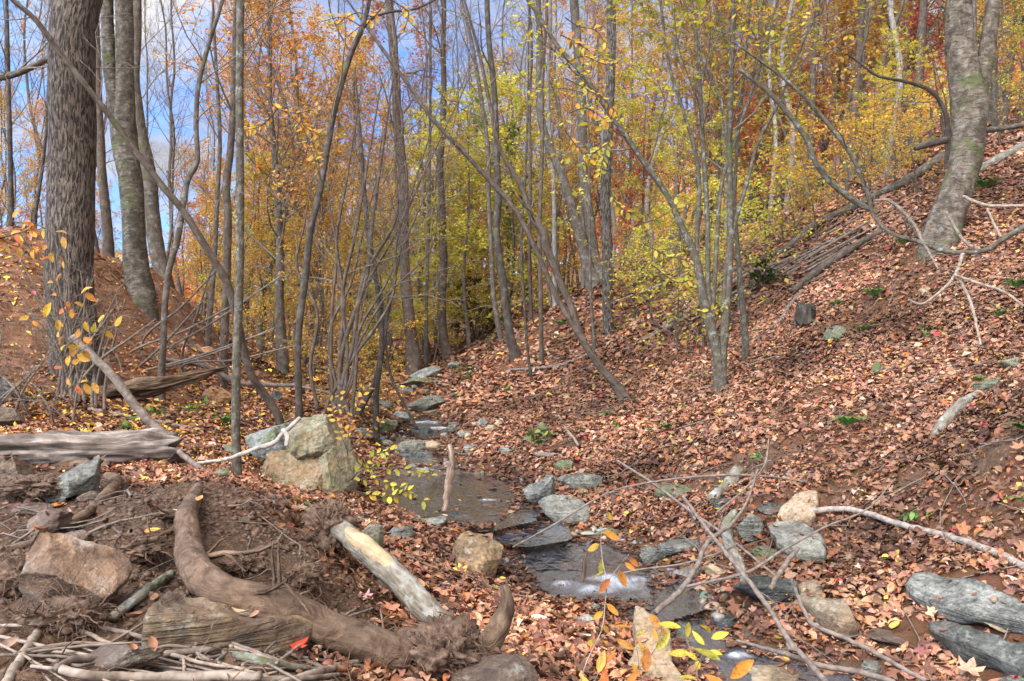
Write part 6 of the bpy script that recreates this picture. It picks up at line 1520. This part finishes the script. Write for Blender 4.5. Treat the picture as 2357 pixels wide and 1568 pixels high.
# ------------------------------------------------------------------ leafy twigs, ferns, single leaves
NEARL = [leaf_oval(6, .27, .35, .3, 0, .1), leaf_oval(6, .25, .55, -.35, .4, .1), leaf_oval(6, .30, .2, .6, -.3, .15)]
def leafy_twig(label, lines, d, n, size, pal, seed, rpx=2.0, mat='twig', droop=.5, name='leafy_twig', cat='leafy twig', tm=None, side=.6, facing=.8):
    """twigs given as pixel lines at a distance, leaves alternate along them"""
    rng = np.random.default_rng(seed); tm = tm or NEARL
    o = P(lines[0][0][0], lines[0][0][1], lines[0][0][2] if len(lines[0][0]) > 2 else d)
    t = root(name, label, cat, o)
    mb, ml = MB(), MB()
    for ln in lines:
        L = np.array([[*P(p[0], p[1], p[2] if len(p) > 2 else d)] for p in ln])
        C = catmull(L, 26)
        tubes(mb, C[None]-o, (rpx*d/F*np.linspace(1, .4, 26))[None], 6)
        tt = np.linspace(.25, 1., n)+rng.normal(size=n)*.02; tt = np.clip(tt, 0, 1)
        i = np.minimum((tt*25).astype(int), 24); s = C[i]; tg = norm(C[i+1]-C[i])
        lat = norm(np.cross(tg, np.array([0, -1., 0])))*np.where(np.arange(n) % 2, 1, -1)[:, None]
        x = norm(tg*.55+lat*side+np.array([0, 0, -droop])+rng.normal(size=(n, 3))*.25)
        nrm = norm(np.array([0, -facing, .7])+rng.normal(size=(n, 3))*.45)
        pet = s+x*size*.12
        tubes(mb, np.stack([s-o, pet-o], 1), np.full((n, 2), rpx*.4*d/F), 3)
        col = pick(PAL[pal], n, rng, .18)
        ti = rng.integers(0, len(tm), n); sz = size*rng.uniform(.65, 1.2, n)
        for k in range(len(tm)):
            m = ti == k; place_leaves(ml, tm[k], (pet-o)[m], x[m], nrm[m], sz[m], col[m])
    link('stem', mb.mesh('stem', M[mat]), t); link('foliage', ml.mesh('foliage', M['leafnear']), t)
    return t

def fern(label, u, v, L, n, seed, d=None, spread=(-80, 80), rise=1.2, name='fern'):
    rng = np.random.default_rng(seed)
    d = d or hit(u, v) or 8.
    o = P(u, v, d); o[2] = H1(o[0], o[1])+.03; k = d/F
    t = root(name, label, 'fern', o)
    for i in range(n):
        a = math.radians(spread[0]+(spread[1]-spread[0])*(i+.5)/n+rng.normal()*8)
        ln = L*k*rng.uniform(.75, 1.15)
        dirh = np.array([math.sin(a), -math.cos(a)*.55-.1, 0]); s = np.linspace(0, 1, 17)
        C = dirh[None]*s[:, None]*ln+np.array([0, 0, 1.])*(rise*ln*(s-.75*s**2))[:, None]
        mb = MB(); tubes(mb, C[None], (.0022*np.linspace(1, .4, 17))[None], 4, np.array([.10, .09, .03]))
        m = np.arange(2, 22); f = m/22*16; i0 = f.astype(int); fr = (f-i0)[:, None]
        i1 = np.minimum(i0+1, 16)
        p = C[i0]*(1-fr)+C[i1]*fr; tg = norm(C[i1]-C[np.maximum(i1-1, 0)])
        wd = ln*.20*np.sin(PI*np.clip(.12+.88*(m/22), 0, 1)**.75)**.9+.004
        up = norm(np.cross(tg, np.array([dirh[1], -dirh[0], 0]))); up = np.where(up[:, 2:3] < 0, -up, up)
        for sd in (-1, 1):
            lat = norm(np.cross(tg, up))*sd
            x = norm(lat+tg*.35-up*.12)
            col = pick([(3, (.12, .25, .06)), (2, (.17, .29, .07)), (1, (.09, .18, .045))], len(p), rng)
            place_leaves(mb, leaf_oval(2, .15, .2, -.2), p, x, up, wd, col)
        link('frond', mb.mesh('frond', M['fern']), t)
    return t

def seedling(label, u, v, L, seed, pal='green', group=None):
    rng = np.random.default_rng(seed); d = hit(u, v) or 8.; k = d/F
    o = P(u, v, d); o[2] = H1(o[0], o[1])
    t = root('seedling', label, 'seedling', o, group)
    n = int(rng.integers(3, 6)); a = np.sort(rng.uniform(-1.4, 1.4, n))
    s = np.zeros((n, 3)); dr = np.stack([np.sin(a), -.5*np.cos(a), np.ones(n)*.9], 1)
    pl = polyline(s, dr, L*k*rng.uniform(.7, 1.1, n), 6, rng, -.9, .08)
    mb = MB(); tubes(mb, pl, np.full((n, 6), .0016), 4); link('stem', mb.mesh('stem', M['twig']), t)
    ml = MB(); pal = [(3, (.10, .20, .04)), (2, (.20, .26, .05)), (1, (.07, .13, .03))]
    ss, dd, par, tt = spawn(pl, 5, rng, .35, 1., (30, 70), .4)
    nrm = norm(np.array([0, -.3, 1.])+rng.normal(size=(len(ss), 3))*.3)
    place_leaves(ml, NEARL[0], ss, dd, nrm, L*k*.42*rng.uniform(.7, 1.2, len(ss)), pick(pal, len(ss), rng))
    link('foliage', ml.mesh('foliage', M['seedling']), t)

def one_leaf(label, u, v, size, col, seed, kind='maple', d=None, tilt=.5, lift=.02, ang=None):
    rng = np.random.default_rng(seed); d = d or hit(u, v) or 3.
    p = P(u, v, d-.02); p[2] += lift*.3
    tm = leaf_maple(.35, seed) if kind == 'maple' else leaf_oval(6, .3, .5, .7)
    a = rng.uniform(0, 2*PI) if ang is None else ang
    x = np.array([[math.cos(a), .15, math.sin(a)*.7]]); nrm = norm(np.array([[rng.normal()*.2, -tilt*.5, 1.]]))
    sz = np.array([size*d/F]); x = norm(x-(x*nrm).sum()*nrm)
    mb = MB(); place_leaves(mb, tm, -x*sz[:, None]*.5, x, nrm, sz, np.array([col])*(1+.05*rng.normal(size=(1, 3))))
    v_ = mb.v[0]
    tag(link('fallen_leaf', mb.mesh('fallen_leaf', M['leafdry']), loc=p), label, 'leaf')

def build_small():
    # near sprigs
    SL = [leaf_oval(6, .20, .4, .35, 0, .15), leaf_oval(6, .19, .6, -.4, .5, .15), leaf_oval(6, .23, .3, .7, -.4, .2)]
    leafy_twig('tall thin twig hung with curled orange leaves over the lower pool', [[(1330,1590,2.1),(1352,1520,2.1),(1385,1450,2.15),(1392,1400,2.2),(1396,1340,2.2),(1386,1285,2.25),(1384,1225,2.3),(1400,1170,2.3)]], 2.2, 9, .050, 'gold', 1, 1.8, 'twig_pale', .9, tm=SL)
    leafy_twig('side twig with three drooping tan leaves over the lower pool', [[(1394,1345,2.2),(1420,1310,2.2),(1448,1275,2.2)]], 2.2, 4, .056, 'orange', 11, 1.2, 'twig_pale', 1.2, tm=SL)
    leafy_twig('gold leaved sprig standing before the upright stone plate', [[(1480,1600,2.0),(1472,1540,2.0),(1464,1480,2.05),(1456,1440,2.1)], [(1472,1540,2.0),(1510,1490,2.0),(1524,1445,2.05)]], 2.0, 5, .050, 'gold', 2, 1.4, 'twig', -.1, tm=SL)
    leafy_twig('yellow green leaf sprig at the bottom edge beside the outflow', [[(1608,1610,1.95),(1602,1540,1.95),(1580,1470,2.0),(1570,1440,2.0)], [(1602,1540,1.95),(1625,1490,1.95),(1640,1455,1.95)]], 1.95, 5, .050, 'yellowgreen', 3, 1.4, 'twig', .1, tm=SL)
    leafy_twig('two long orange toothed leaves at the bottom edge by the pale boulder', [[(1690,1620,1.9),(1676,1570,1.9),(1664,1520,1.9)]], 1.9, 3, .07, 'gold', 13, 1.4, 'twig', .0, tm=SL)
    leafy_twig('low orange sprig at the bottom edge left of the stone plate', [[(1360,1610,1.95),(1372,1560,1.98),(1395,1530,2.0)], [(1360,1610,1.95),(1440,1575,1.95),(1490,1550,1.95)]], 1.95, 5, .052, 'orange', 4, 1.4, 'twig', .1, tm=SL)
    leafy_twig('twig of small yellow leaves arching over the upper pool', [[(800,1120,5.6),(850,1100,5.5),(900,1115,5.45),(945,1135,5.4),(982,1156,5.4)], [(800,1110,5.6),(840,1080,5.5),(900,1078,5.5),(960,1085,5.5),(1000,1098,5.5)], [(810,1105,5.6),(845,1060,5.5),(880,1040,5.5),(915,1035,5.5)], [(815,1130,5.6),(860,1140,5.5),(910,1140,5.4),(950,1122,5.4)]], 5.5, 15, .052, 'yellowgreen', 5, 1.4, 'bark_dark', .3)
    leafy_twig('wispy yellow leaved shoots right of the cracked boulder', [[(800,1050,6.4),(805,980,6.4),(830,920,6.5),(850,890,6.6)], [(800,1050,6.4),(790,970,6.5),(780,900,6.6)], [(805,1040,6.4),(850,990,6.5),(890,960,6.6)], [(800,1040,6.4),(770,960,6.5),(760,920,6.6)]], 6.4, 12, .05, 'gold', 6, 1.2, 'bark_dark', .2)
    leafy_twig('tan leaved twig crossing in front of the furrowed trunk', [[(-20,742,3.8),(60,738,3.8),(120,732,3.8),(190,736,3.8),(235,740,3.8)], [(120,850,3.8),(150,800,3.8),(190,775,3.8),(270,752,3.8)], [(150,860,3.8),(175,815,3.8),(200,800,3.8)]], 3.8, 7, .066, 'gold', 7, 1.6, 'bark_brown', .1)
    leafy_twig('drooping orange leaves on a slanting stem at the left edge', [[(150,720,4.6),(120,640,4.6),(60,560,4.6),(10,470,4.6),(-30,400,4.6)], [(60,560,4.6),(100,570,4.5),(150,600,4.5)], [(30,510,4.6),(90,520,4.5),(150,545,4.5)], [(-30,520,4.5),(20,560,4.5),(80,575,4.5)], [(-30,560,4.5),(30,540,4.5),(70,530,4.5)]], 4.6, 6, .062, 'orange', 8, 1.8, 'bark_brown', .5)
    leafy_twig('few orange leaves on shoots left of the furrowed trunk foot', [[(150,900,5.2),(140,800,5.2),(132,690,5.2),(130,640,5.2)], [(138,780,5.2),(170,690,5.2),(200,670,5.2)], [(150,900,5.2),(175,885,5.2),(215,878,5.2)]], 5.2, 6, .07, 'orange', 9, 1.8, 'bark_brown', .3)
    for k, (a, pal, lb) in enumerate([([[(1300,40),(1330,60),(1370,70),(1400,110)], [(1290,80),(1330,100),(1360,120)], [(1300,150),(1340,130),(1400,150),(1430,140)]], 'gold', 'big golden leaves on a branch near the top, left of the furrowed slope trunk'),
        ([[(1300,180),(1340,200),(1390,230),(1420,260)], [(1310,260),(1350,250),(1400,280)], [(1300,300),(1330,340),(1360,370)]], 'gold', 'hanging golden leaves before the V shaped pair, halfway up'),
        ([[(1400,330),(1370,350),(1340,380)], [(1410,300),(1390,360),(1380,400)], [(1400,420),(1420,470),(1470,500)]], 'yellowgreen', 'yellow green leaf spray hanging before the furrowed slope trunk'),
        ([[(900,-20),(870,30),(830,60),(780,100)], [(860,40),(820,30),(770,60)], [(900,0),(940,30),(930,70)], [(830,60),(790,40),(740,50)]], 'gold', 'golden leaf spray at the top, over the dark wavy stem'),
        ([[(600,210),(640,250),(690,260),(740,240)], [(640,250),(600,290),(560,300)], [(690,260),(700,290),(730,310)]], 'gold', 'loose golden spray before the orange beech'),
        ([[(740,420),(700,300),(660,260)], [(740,420),(720,330),(690,330)]], 'gold', 'thin gold leaved twig left of the dark wavy stem'),
        ([[(1460,520),(1520,500),(1560,470)], [(1480,560),(1540,590),(1590,600)], [(1560,690),(1620,720),(1670,700)], [(1500,610),(1560,650),(1600,640)]], 'yellowgreen', 'pale yellow green spray low before the many stemmed sapling'),
        ]):
        leafy_twig(lb, [[(u, v, 8.0) for u, v in ln] for ln in a], 8.0, 14, .072 if k < 5 else .07, pal, 20+k, 1.5, 'bark_dark', .35, side=.8)
    # ferns
    fern('upright bluish green fern between the slim trunk and the boulder', 520, 985, 46, 7, 1, spread=(-60, 60), rise=1.7)
    fern('low green fern in the middle of the leaf slope', 1950, 992, 60, 6, 2, spread=(-95, 95), rise=1.25)
    fern('green fern by the right edge beside the mossy limb', 2352, 1000, 66, 7, 3, spread=(-110, 60), rise=.8)
    fern('dark green fern at the right edge above the curved limb', 2362, 1172, 56, 7, 4, spread=(-110, 60), rise=.9)
    fern('bright fern on the right bank above the three grey blocks', 1532, 994, 36, 7, 5)
    fern('small fern on the mossy stone of the right bank', 1240, 1030, 40, 6, 6)
    fern('fern high on the slope, left of the dropped dead branch', 2010, 690, 44, 6, 7, spread=(-90, 90))
    fern('fern on the leaf slope below the flat mossy stone', 1990, 768, 36, 6, 8, spread=(-90, 90))
    fern('fern on the leaf slope beside the thin pale stick', 1920, 712, 34, 5, 9, spread=(-90, 90))
    fern('fern at the foot of the big pale tree, downhill side', 2080, 570, 44, 6, 10)
    fern('large dark fern beside the big pale tree, uphill side', 2262, 440, 48, 8, 11)
    fern('bright green fern at the right edge of the slope', 2340, 672, 44, 6, 12)
    fern('small fern below the right slope edge fern', 2300, 738, 36, 5, 13)
    fern('fern at the root of the mossy limb on the slope', 2248, 890, 36, 5, 14)
    fern('fern beyond the stream, under the slender fallen poles', 1290, 755, 34, 5, 15)
    for k, (u, v, L) in enumerate([(1402,960,30),(1430,985,26),(1390,870,26),(1065,855,26),(1160,900,24),(1140,790,24),(1610,870,26),(1640,720,30),(1760,1055,34),(2120,1200,52),(2150,780,30),(2120,770,28),(1700,730,34),(1240,1010,40),(330,975,34),(380,960,34),(430,950,30),(300,990,34),(460,935,28),(1330,1000,26),(1470,930,24),(1080,870,22),(690,1170,30),(720,1190,34),(1280,790,24),(1560,950,24),(1480,1000,24),(1210,760,22)]):
        if k == 9: lb, g = 'largest green seedling above the curved white limb', None
        elif u < 500: lb, g = 'small green seedling in the leaves near the leaning pole foot', 'green seedlings near the leaning pole'
        elif u < 760: lb, g = 'small green seedling in front of the cracked boulder', 'green seedlings in front of the boulder'
        elif u < 1300: lb, g = 'small green seedling on the bank right of the upper stream', 'green seedlings right of the upper stream'
        else: lb, g = 'small green seedling scattered on the right leaf slope', 'green seedlings on the leaf slope'
        seedling(lb, u, v, L, 50+k, group=g)
    # single leaves that stand out
    one_leaf('bright red maple leaf on the stick heap at the bottom', 683, 1490, 52, (.62,.06,.03), 1, d=2.42, ang=1.2)
    one_leaf('orange red curled leaf behind the pinkish rock', 236, 1276, 58, (.55,.17,.07), 2, 'oval', d=3.0, ang=2.9)
    one_leaf('rust red leaf leaning on the pinkish rock', 290, 1370, 60, (.42,.10,.05), 3, 'oval', d=2.75, ang=1.0)
    one_leaf('golden oval leaf lying on the dark mound', 350, 1224, 42, (.58,.28,.06), 4, 'oval', d=3.12, ang=.1)
    one_leaf('orange leaf at the rear of the mound beside the rounded dirty stone', 130, 1164, 40, (.55,.2,.05), 5, 'oval', ang=.1)
    one_leaf('tan leaf standing at the stick heap by the cut stick stub', 150, 1482, 40, (.45,.24,.13), 6, 'oval', d=2.45, ang=1.9)
    one_leaf('large pale maple leaf near the bottom right slab', 2232, 1542, 62, (.46,.31,.2), 7, d=3.3, ang=1.3)
    one_leaf('pale yellow leaf in the leaves right of the tan ledge', 2058, 1436, 44, (.68,.48,.10), 8, 'oval', ang=1.5)
    one_leaf('pale pinkish leaf left of the mossy log', 838, 1378, 42, (.60,.38,.30), 9, ang=1.5)
    one_leaf('dark red maple leaf beside the mossy root above the outflow', 1680, 1160, 34, (.45,.04,.04), 10, ang=1.0)
    one_leaf('crimson leaf on the leaf slope below the fern', 1692, 1020, 22, (.55,.04,.06), 11)
    one_leaf('cream leaf under the crossing branches by the tan ledge', 1826, 1320, 34, (.66,.46,.22), 12, 'oval', ang=.4)
    one_leaf('pale cream maple leaf in the middle of the leaf slope', 2068, 1000, 34, (.62,.45,.20), 13, ang=.1)
    one_leaf('yellow leaf floating at the left rim of the lower pool', 1210, 1350, 22, (.62,.42,.10), 14, ang=.1, lift=.06)
    one_leaf('tan leaf floating in the upper pool near the right rim', 1216, 1128, 22, (.60,.38,.12), 15, ang=.1, lift=.06)
    one_leaf('small dark red leaf floating in the lower pool', 1273, 1310, 18, (.45,.08,.05), 16, ang=.1, lift=.06)
    one_leaf('yellow green leaf on the upturned root end', 1158, 1334, 16, (.5,.42,.04), 17, 'oval', d=2.8)
    one_leaf('orange leaf caught on top of the muddy root', 458, 1150, 34, (.5,.24,.1), 18, 'oval', d=3.4, ang=1.6)
    one_leaf('tan curled leaf lying under the stub of the root', 400, 1180, 34, (.5,.3,.17), 19, 'oval', d=3.45, ang=-.4)
# ------------------------------------------------------------------ sky, sun, camera
SUN_EL, SUN_AZ = math.radians(46), math.radians(215)   # behind and a little left of the camera
def build_light():
    w = bpy.data.worlds.new('World'); SC.world = w; w.use_nodes = True
    nt = w.node_tree; nt.nodes.clear(); g = NG(nt)
    out = nt.nodes.new('ShaderNodeOutputWorld'); bg = nt.nodes.new('ShaderNodeBackground')
    sky = nt.nodes.new('ShaderNodeTexSky'); sky.sky_type = 'NISHITA'; sky.sun_disc = False
    sky.sun_elevation = SUN_EL; sky.sun_rotation = SUN_AZ; sky.air_density = 1.0; sky.dust_density = .6; sky.ozone_density = 2.5
    tc = nt.nodes.new('ShaderNodeTexCoord').outputs['Generated']
    sp = nt.nodes.new('ShaderNodeSeparateXYZ'); g.l(tc, sp.inputs[0])
    # clouds on a layer overhead: direction divided by its height
    zz = g.math('ADD', g.math('MAXIMUM', sp.outputs[2], 0.), .22)
    cb = nt.nodes.new('ShaderNodeCombineXYZ'); g.l(g.math('DIVIDE', sp.outputs[0], zz), cb.inputs[0]); g.l(g.math('DIVIDE', sp.outputs[1], zz), cb.inputs[1])
    n1 = g.noise(cb.outputs[0], 1.7, 8, .58, .25)
    # thicker to the right, breaks of blue to the left
    thick = g.math('ADD', n1.outputs['Fac'], g.math('MULTIPLY', sp.outputs[0], .12))
    cov = g.ramp(thick, [(.42, 0.), (.50, .6), (.58, 1.)])
    n2 = g.noise(cb.outputs[0], 2.4, 6, .6, .2)
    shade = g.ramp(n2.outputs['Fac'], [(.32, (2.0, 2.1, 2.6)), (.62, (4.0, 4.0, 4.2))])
    sat = g.mix(1., sky.outputs[0], (.72, 1.06, 1.6), 'MULTIPLY')
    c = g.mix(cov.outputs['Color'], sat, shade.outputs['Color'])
    # clouds and air are brighter towards the sun, which stands behind the camera
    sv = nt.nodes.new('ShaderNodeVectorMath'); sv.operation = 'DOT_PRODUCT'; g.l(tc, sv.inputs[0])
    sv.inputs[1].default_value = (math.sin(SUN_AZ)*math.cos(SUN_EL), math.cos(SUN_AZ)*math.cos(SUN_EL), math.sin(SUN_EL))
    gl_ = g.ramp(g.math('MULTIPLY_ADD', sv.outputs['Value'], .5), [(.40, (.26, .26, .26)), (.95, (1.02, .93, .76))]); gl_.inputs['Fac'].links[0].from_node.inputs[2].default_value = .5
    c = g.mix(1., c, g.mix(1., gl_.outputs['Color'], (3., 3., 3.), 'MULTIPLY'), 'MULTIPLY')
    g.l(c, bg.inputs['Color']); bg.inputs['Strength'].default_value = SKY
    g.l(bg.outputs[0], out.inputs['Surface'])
    sd = bpy.data.lights.new('sun', 'SUN'); sd.energy = SUN; sd.angle = math.radians(SUN_ANG); sd.color = (1., .91, .78)
    so = bpy.data.objects.new('sun', sd); COL.objects.link(so)
    az = SUN_AZ
    dirv = Vector((math.sin(az)*math.cos(SUN_EL), math.cos(az)*math.cos(SUN_EL), math.sin(SUN_EL)))
    so.rotation_euler = dirv.to_track_quat('Z', 'Y').to_euler(); so.location = dirv*40
SKY, SUN, SUN_ANG, EXPO = .05, 1.3, 50, 2.35

def build_camera():
    cd = bpy.data.cameras.new('camera'); co = bpy.data.objects.new('camera', cd); COL.objects.link(co)
    co.location = (0, 0, CZ); co.rotation_euler = (PI/2, 0, 0)
    cd.sensor_fit = 'HORIZONTAL'; cd.sensor_width = 36; cd.lens = 36*F/2357
    cd.clip_start = .05; cd.clip_end = 600
    SC.camera = co

def settings():
    vs = SC.view_settings; vs.view_transform = 'Standard'; vs.look = 'None'; vs.exposure = EXPO; vs.gamma = 1
    SC.render.engine = 'CYCLES'; c = SC.cycles
    c.use_denoising = True; c.max_bounces = 8; c.diffuse_bounces = 5; c.glossy_bounces = 2; c.transmission_bounces = 3; c.transparent_max_bounces = 12
    c.use_adaptive_sampling = True; c.adaptive_threshold = .02
    try: c.denoiser = 'OPENIMAGEDENOISE'; c.denoising_prefilter = 'ACCURATE'
    except Exception: pass
    SC.render.film_transparent = False

import time as _t
for fn in (build_terrain, build_water, build_rocks, build_litter, build_gravel, build_soil_crumbs, build_twig_litter, build_wood, build_main_trees, build_wood_behind, build_small, build_light, build_camera, settings):
    _a = _t.time(); fn(); print(fn.__name__, round(_t.time()-_a, 1))
bpy.context.view_layer.update()
